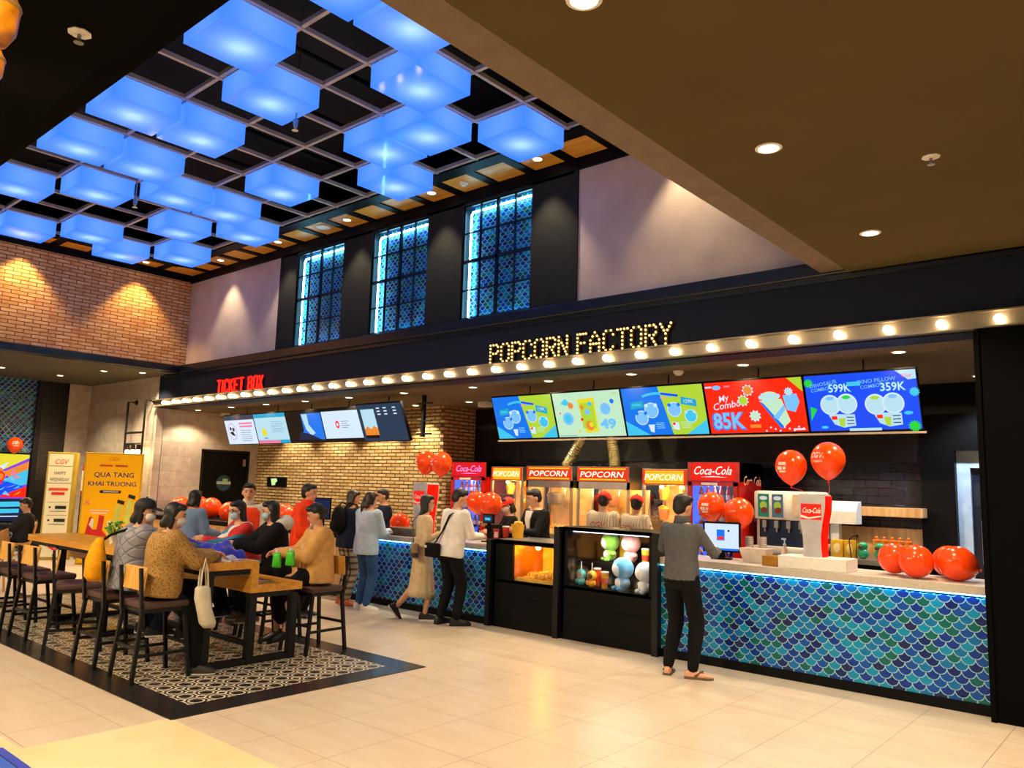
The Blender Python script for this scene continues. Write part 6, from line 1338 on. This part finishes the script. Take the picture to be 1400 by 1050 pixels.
# --- women at the left counter
t, J = person('woman in a light denim jacket and blue jeans with a brown ponytail', (-8.50, 6.90, 0), .12, 1.61, feet=[(-.09, 0, 0, (.0, 1, 0)), (.10, -.06, 0, (.9, .6, 0))], hands=[(-.05, .28, 1.02), (.10, .33, 1.02)], lean=.05, head=(.3, .15), top=cl('light_denim_jacket', '#a9bccd', vs_=30), bot=c_jean, shoes=c_wsh, hair='pony', hairm=HAIRB, coat=.022, hem=-.14, build=1.0)
t, J = person('woman in a navy top and checked trousers with a black backpack', (-9.05, 7.0, 0), -.1, 1.62, feet=[(-.09, 0, 0, (1, .3, 0)), (.10, -.05, 0, (1, .4, 0))], hands=[(-.05, .30, 1.0), (.18, .36, 1.02)], lean=.08, head=(.5, .2), top=cl('navy_top', '#141a30'), bot=None, hair='long', hairm=HAIRB, shoes=mat('tan_clog', '#c0602c', .5), shoemat=mat('tan_sole', '#8a3c1c', .5), coat=.015)
n = N('checked_cloth'); q = n.sep(n.coord()); ck = n.m_('ADD', n.m_('GREATER_THAN', n.m_('FRACT', n.m_('MULTIPLY', q[0], 14.0)), .6), n.m_('GREATER_THAN', n.m_('FRACT', n.m_('MULTIPLY', q[2], 12.0)), .6)); n.put(n.b.inputs['Base Color'], n.ramp(n.m_('MULTIPLY', ck, .5), [(0, hx('#a08a68')), (.5, hx('#5a4a38')), (1, hx('#241c16'))])); n.b.inputs['Roughness'].default_value = .85
bm = BM(); RB = [(-.12, .09, .07), (-.06, .158, .115), (.03, .156, .112), (.09, .148, .104)]; loft(bm, [oval(J['T'](h), (rx+.014)*.95, (ry+.014)*.95, V((1, 0, 0)), V((0, 1, 0))) for h, rx, ry in RB])
for k in (0, 1): capsule(bm, J['hip'][k], J['kn'][k], .09, .078); capsule(bm, J['kn'][k], J['kn'][k].lerp(J['an'][k], .85), .078, .075)
obj('trousers', fuse(bm, .014, 3), n.m, t, smooth='all')
bp = thing('backpack', 'black backpack worn by the woman in checked trousers', 'backpack', (0, 0, 0)); bp.location = t.location; bp.rotation_euler = t.rotation_euler
bm = BM(); ell(bm, (0, -.155, 1.15), (.14, .085, .20), u=18, v=12); bm2_ = None; obj('pack', bm, c_blk, bp, smooth='all'); bm = BM(); ell(bm, (0, -.225, 1.07), (.09, .04, .08)); obj('front_pocket', bm, c_blk, bp, smooth='all')
bm = BM()
for sx in (-1, 1): tube(bm, [(sx*.09, -.12, 1.3), (sx*.10, -.06, 1.39), (sx*.11, .06, 1.36), (sx*.12, .12, 1.2)], .012)
obj('shoulder_strap', bm, c_blk, bp)
person('dark haired cashier half hidden behind the woman in denim', (-9.85, 8.35, 0), PI-.4, 1.64, head=(0, .2), top=cl('navy_top', '#141a30'), bot=c_blk, shoes=c_bsh, hair='short', hands=[(-.15, .35, 1.0), (.15, .35, 1.0)])
# --- staff behind the popcorn case
t, J = person('man in a black suit and white shirt behind the popcorn case looking down', (-6.62, 8.25, 0), PI-.25, 1.72, head=(.25, .35), top=cl('black_suit', '#0e0e11', rough=.7), bot=c_blk, shoes=c_bsh, hair='short', hands=[(-.10, .40, 1.12), (.10, .40, 1.12)], lean=.10, coat=.01, build=1.08, hem=-.16)
bm = BM(); f_ = lambda x, h, y=.150: J['T'](h, x, y)
loft(bm, [[f_(-.075, .47, .115), f_(.075, .47, .115), f_(.075, .46, .06), f_(-.075, .46, .06)], [f_(-.05, .36, .158), f_(.05, .36, .158), f_(.05, .36, .08), f_(-.05, .36, .08)], [f_(-.008, .10, .150), f_(.008, .10, .150), f_(.008, .14, .08), f_(-.008, .14, .08)]]); obj('shirt_front', bm, cl('white_shirt', '#e0d6cc'), t, smooth=True)
person('masked staff member in a red cap behind the large balloon', (-7.28, 8.45, 0), PI-.5, 1.58, head=(-.3, .2), top=cl('black_staff_top', '#141214'), bot=c_blk, shoes=c_bsh, hair='bob', cap=mat('bright_red_cap', '#d81c10', .7), mask=c_mw, hands=[(-.12, .36, 1.05), (.2, .30, 1.12)])
n = N('striped_staff_shirt'); q = n.sep(n.coord()); n.put(n.b.inputs['Base Color'], n.mix(n.m_('GREATER_THAN', n.m_('FRACT', n.m_('MULTIPLY', q[0], 32.0)), .86), hx('#e2d4b8'), hx('#a06a50'))); n.b.inputs['Roughness'].default_value = .85; M_str = n.m
for i, (x, y, a) in enumerate(((-6.00, 8.82, .1), (-5.56, 8.9, -.15))):
    t, J = person(['left', 'right'][i]+' staff member in red cap and striped shirt facing the popcorn machines', (x, y, 0), a, 1.70-.03*i, head=((-.2, -.5)[i], .1), top=M_str, bot=c_blk, shoes=c_bsh, hair='short', cap=mat('bright_red_cap', '#d81c10', .7), hands=[(-.2, .3, 1.05), (.2, .32, 1.08)], lean=.05, coat=.02)
    o_ = J['T'](.27, 0, -.175); c = Canvas(o_, (1, 0, 0), (0, .1, 1)); c.text('CGV', 0, 0, .11, mat('red_print', '#c02418', .6), shear=.2, off=.006); c.done('back_print', t, world=False)
# --- group at the table
n = N('brown_leopard_quilt'); vn = n.n('ShaderNodeTexVoronoi'); vn.inputs['Scale'].default_value = 56; n.put(vn.inputs['Vector'], n.coord()); n.put(n.b.inputs['Base Color'], n.ramp(vn.outputs['Distance'], [(.15, hx('#4c3418')), (.30, hx('#8e6830')), (.6, hx('#a67e40'))])); n.b.inputs['Roughness'].default_value = .8; n.bump(n.noise(30, 3), .4, .01)
t, J = person('woman in a brown patterned jacket and black trousers seated nearest the camera', (-6.80, 3.30, 0), -.18, 1.62, sit=.635, feet=[(-.13, .26, .26, (0, 1, 0)), (.12, .30, 0, (.5, 1, 0))], hands=[(-.02, .43, 1.0), (.07, .40, .99)], lean=.10, head=(.5, .15), top=n.m, bot=c_blk, shoes=mat('dark_spotted_flat', '#2a2420', .6), hair='bob', coat=.03, mask=c_mw, build=1.12, elbow=[(-.6, -.2, -.8), (.7, -.1, -.8)])
bb_ = thing('tote_bag', 'white cloth tote bag hanging from the forearm of the woman in brown', 'bag', (-6.47, 3.52, 0))
bm = BM(); loft(bm, [oval(V((x, y, z)), a, b, V((1, 0, 0)), V((0, 1, 0)), 16) for x, y, z, a, b in ((.04, .05, .42, .035, .05), (.03, .04, .46, .06, .07), (.0, .02, .56, .05, .065), (-.01, 0, .66, .05, .07), (-.02, 0, .74, .045, .065), (-.02, 0, .76, .035, .05))]); obj('pouch', bm, cl('cream_cotton', '#d0c4ac'), bb_, smooth='all')
bm = BM()
for sx in (-.02, .02): tube(bm, [(-.02+sx, -.03, .75), (-.03+sx, -.02, .88), (-.03+sx, 0, .99), (-.03+sx, .03, .88), (-.02+sx, .04, .75)], .008)
obj('handle', bm, cl('cream_cotton', '#d0c4ac'), bb_)
n = N('grey_quilted_nylon'); q = n.sep(n.coord()); w1 = n.m_('ABSOLUTE', n.m_('SINE', n.m_('MULTIPLY', n.m_('ADD', q[0], q[2]), 30.0))); w2 = n.m_('ABSOLUTE', n.m_('SINE', n.m_('MULTIPLY', n.m_('SUBTRACT', q[2], q[0]), 30.0))); hq = n.m_('MINIMUM', n.m_('MINIMUM', w1, w2), .5); n.put(n.b.inputs['Base Color'], n.ramp(hq, [(0, hx('#6c6c78')), (.3, hx('#85858f'))])); n.b.inputs['Roughness'].default_value = .6; n.bump(hq, .7, .02)
t, J = person('woman in a grey quilted jacket and black cap with a yellow shoulder bag', (-7.38, 3.29, 0), -.15, 1.66, sit=.635, feet=[(-.15, .20, .24, (0, 1, 0)), (.10, .22, .24, (.2, 1, 0))], hands=[(-.05, .50, 1.0), (.12, .55, 1.0)], lean=.12, head=(.7, .1), top=n.m, bot=cl('dark_denim', '#1c2a44'), shoes=c_bsh, hair='bob', cap=mat('black_cap', '#0c0c10', .7), coat=.035, mask=c_mw, build=1.12)
yb_ = thing('shoulder_bag', 'bright yellow slouchy bag on the back of the woman in grey', 'bag', (-7.50, 3.03, 0), -.15)
bm = BM(); loft(bm, [oval(V((x, y, z)), a, b, V((1, 0, 0)), V((0, 1, 0)), 16) for x, y, z, a, b in ((0, 0, .74, .08, .05), (0, 0, .78, .14, .08), (0, 0, .92, .15, .08), (.02, 0, 1.05, .09, .05), (.05, .01, 1.12, .03, .03))]); obj('pouch', bm, cl('marigold_cloth', '#e0980c'), yb_, smooth='all')
bm = BM(); tube(bm, [(.05, .02, 1.09), (.10, .08, 1.15), (.16, .20, 1.2)], .012); obj('strap', bm, c_blk, yb_)
n = N('red_white_blue_jacket'); q = n.sep(n.coord()); n.put(n.b.inputs['Base Color'], n.ramp(n.m_('FRACT', n.m_('MULTIPLY', n.m_('ADD', q[2], n.m_('MULTIPLY', q[0], .6)), 4.0)), [(0, hx('#c01c18')), (.4, hx('#dcd8d4')), (.6, hx('#1c80a8')), (.8, hx('#c01c18'))], True)); n.b.inputs['Roughness'].default_value = .7
t, J = person('masked young woman in a red white and blue jacket across the table', (-8.12, 4.92, 0), PI-.15, 1.62, sit=.635, feet=[(-.1, .25, .2), (.1, .25, .2)], hands=[(-.05, .52, 1.02), (.18, .50, .98)], lean=.28, head=(-.2, .15), top=n.m, bot=c_blk, shoes=c_bsh, hair='long', mask=c_mask, coat=.02, glasses=True)
t, J = person('masked woman in a black hooded jacket with a pale hood lining', (-7.58, 4.94, 0), PI-.3, 1.62, sit=.635, feet=[(-.1, .25, .2), (.1, .28, .2)], hands=[(-.14, .48, 1.0), (.10, .50, .99)], lean=.16, head=(.1, .12), top=cl('black_hoodie', '#101013'), bot=c_blk, shoes=mat('grey_trainer', '#6c5c50', .7), hair='long', mask=c_mask, coat=.03)
bm = BM(); ell(bm, J['T'](.47, 0, -.15), (.13, .085, .09)); ell(bm, J['T'](.46, .09, -.09), (.07, .09, .075)); ell(bm, J['T'](.46, -.09, -.09), (.07, .09, .075)); obj('hood', fuse(bm, .012, 4), cl('cream_fleece', '#cfc6ba'), t, smooth='all')
t, J = person('woman in a tan jacket and long black skirt holding green pouches', (-6.82, 4.93, 0), PI-.42, 1.60, sit=.635, feet=[(-.08, .30, .13, (0, 1, -.2)), (.08, .36, .11, (.2, 1, -.2))], hands=[(-.06, .36, .97), (.10, .40, .95)], lean=.04, head=(0, .38), top=cl('tan_wool', '#cf9c5c'), bot=c_blk, skirt=(.62, 1), shoes=mat('black_bow_shoe', '#0e0d0d', .35), shoemat=mat('black_rubber', '#141414', .6), hair='bun', coat=.03, build=1.08)
bm = BM(); loft(bm, [oval(J['T'](h, x, y), a, .018, J['T'](0, 1, 0)-J['T'](0), V((0, 0, 1)), 10) for h, x, y, a in ((.5, .03, .075, .05), (.42, .02, .135, .06), (.3, .0, .165, .05), (.16, -.03, .16, .045), (.05, -.05, .155, .05))]); obj('scarf', bm, cl('pale_spotted_scarf', '#cbbba8'), t, smooth='all')
bm = BM(); tube(bm, [J['Hh'](.07, .03, -.07), J['Hh'](.083, 0, -.02)], .012); ell(bm, J['Hh'](.05, .045, -.095), (.04, .035, .03)); obj('lowered_mask', bm, c_mw, t, smooth='all')
for i, (x, y, z) in enumerate(((-6.86, 4.47, .90), (-6.68, 4.50, .93))):
    g_ = thing('green_pouch', ('left', 'right')[i]+' bright green pouch held by the woman in the tan jacket', 'pouch', (x, y, z), .3, group='green pouches'); bm = BM(); loft(bm, [oval(V((0, 0, h)), a, b, V((1, 0, 0)), V((0, 1, 0)), 12) for h, a, b in ((-.07, .045, .02), (-.06, .052, .028), (.05, .045, .024), (.075, .04, .006))]); obj('pouch', bm, mat('vivid_green_pack', '#3cb822', .4), g_, smooth='all')
    bm = BM(); cyl(bm, (0, 0, .07), (0, 0, .10), .012); obj('spout', bm, M_white, g_)
# --- standing behind the table
person('person in a slate blue shirt seen from behind at the ticket side', (-9.95, 5.15, 0), .25, 1.57, head=(-.1, .1), top=cl('slate_blue_shirt', '#7088ac'), bot=c_blk, shoes=c_bsh, hair='bob', hands=[(-.2, .3, .95), (.2, .3, .95)], lean=.08, coat=.02)
t, J = person('staff man in a red orange vest with white collar and sleeves facing the camera', (-8.95, 5.38, 0), -2.3, 1.69, head=(-.15, .05), top=cl('cream_sleeves', '#d0c4b4'), bot=c_blk, shoes=c_bsh, hair='short', hands=[(-.20, .28, 1.02), (.05, .32, 1.02)], lean=.05, coat=.012, collar=cl('cream_sleeves', '#d0c4b4'))
bm = BM(); loft(bm, [oval(J['T'](h), rx, ry, V((1, 0, 0)), V((0, 1, 0))) for h, rx, ry in ((-.06, .195, .150), (.06, .185, .143), (.17, .172, .134), (.28, .184, .142), (.38, .188, .140), (.44, .165, .118))]); obj('vest', bm, cl('red_orange_vest', '#ee441c'), t, smooth='all')
t, J = person('man in an orange red jacket standing in profile behind the table', (-8.52, 5.92, 0), -1.05, 1.70, head=(0, .05), top=cl('orange_red_jacket', '#f03c0c', rough=.5), bot=c_blk, shoes=c_bsh, hair='short', hands=[(-.14, .26, .98), (.12, .28, 1.0)], lean=.02, coat=.035, collar=cl('orange_red_jacket', '#f03c0c'))
# --- seated man at far left
person('seated man in a dark jacket looking at his hands at the far left', (-15.25, 4.90, 0), PI-.2, 1.68, sit=.40, feet=[(-.12, .42, 0), (.12, .46, 0)], hands=[(-.04, .36, .78), (.06, .36, .78)], lean=-.12, head=(0, .35), top=cl('charcoal_jacket', '#232325'), bot=c_blk, shoes=c_bsh, hair='short', coat=.02)
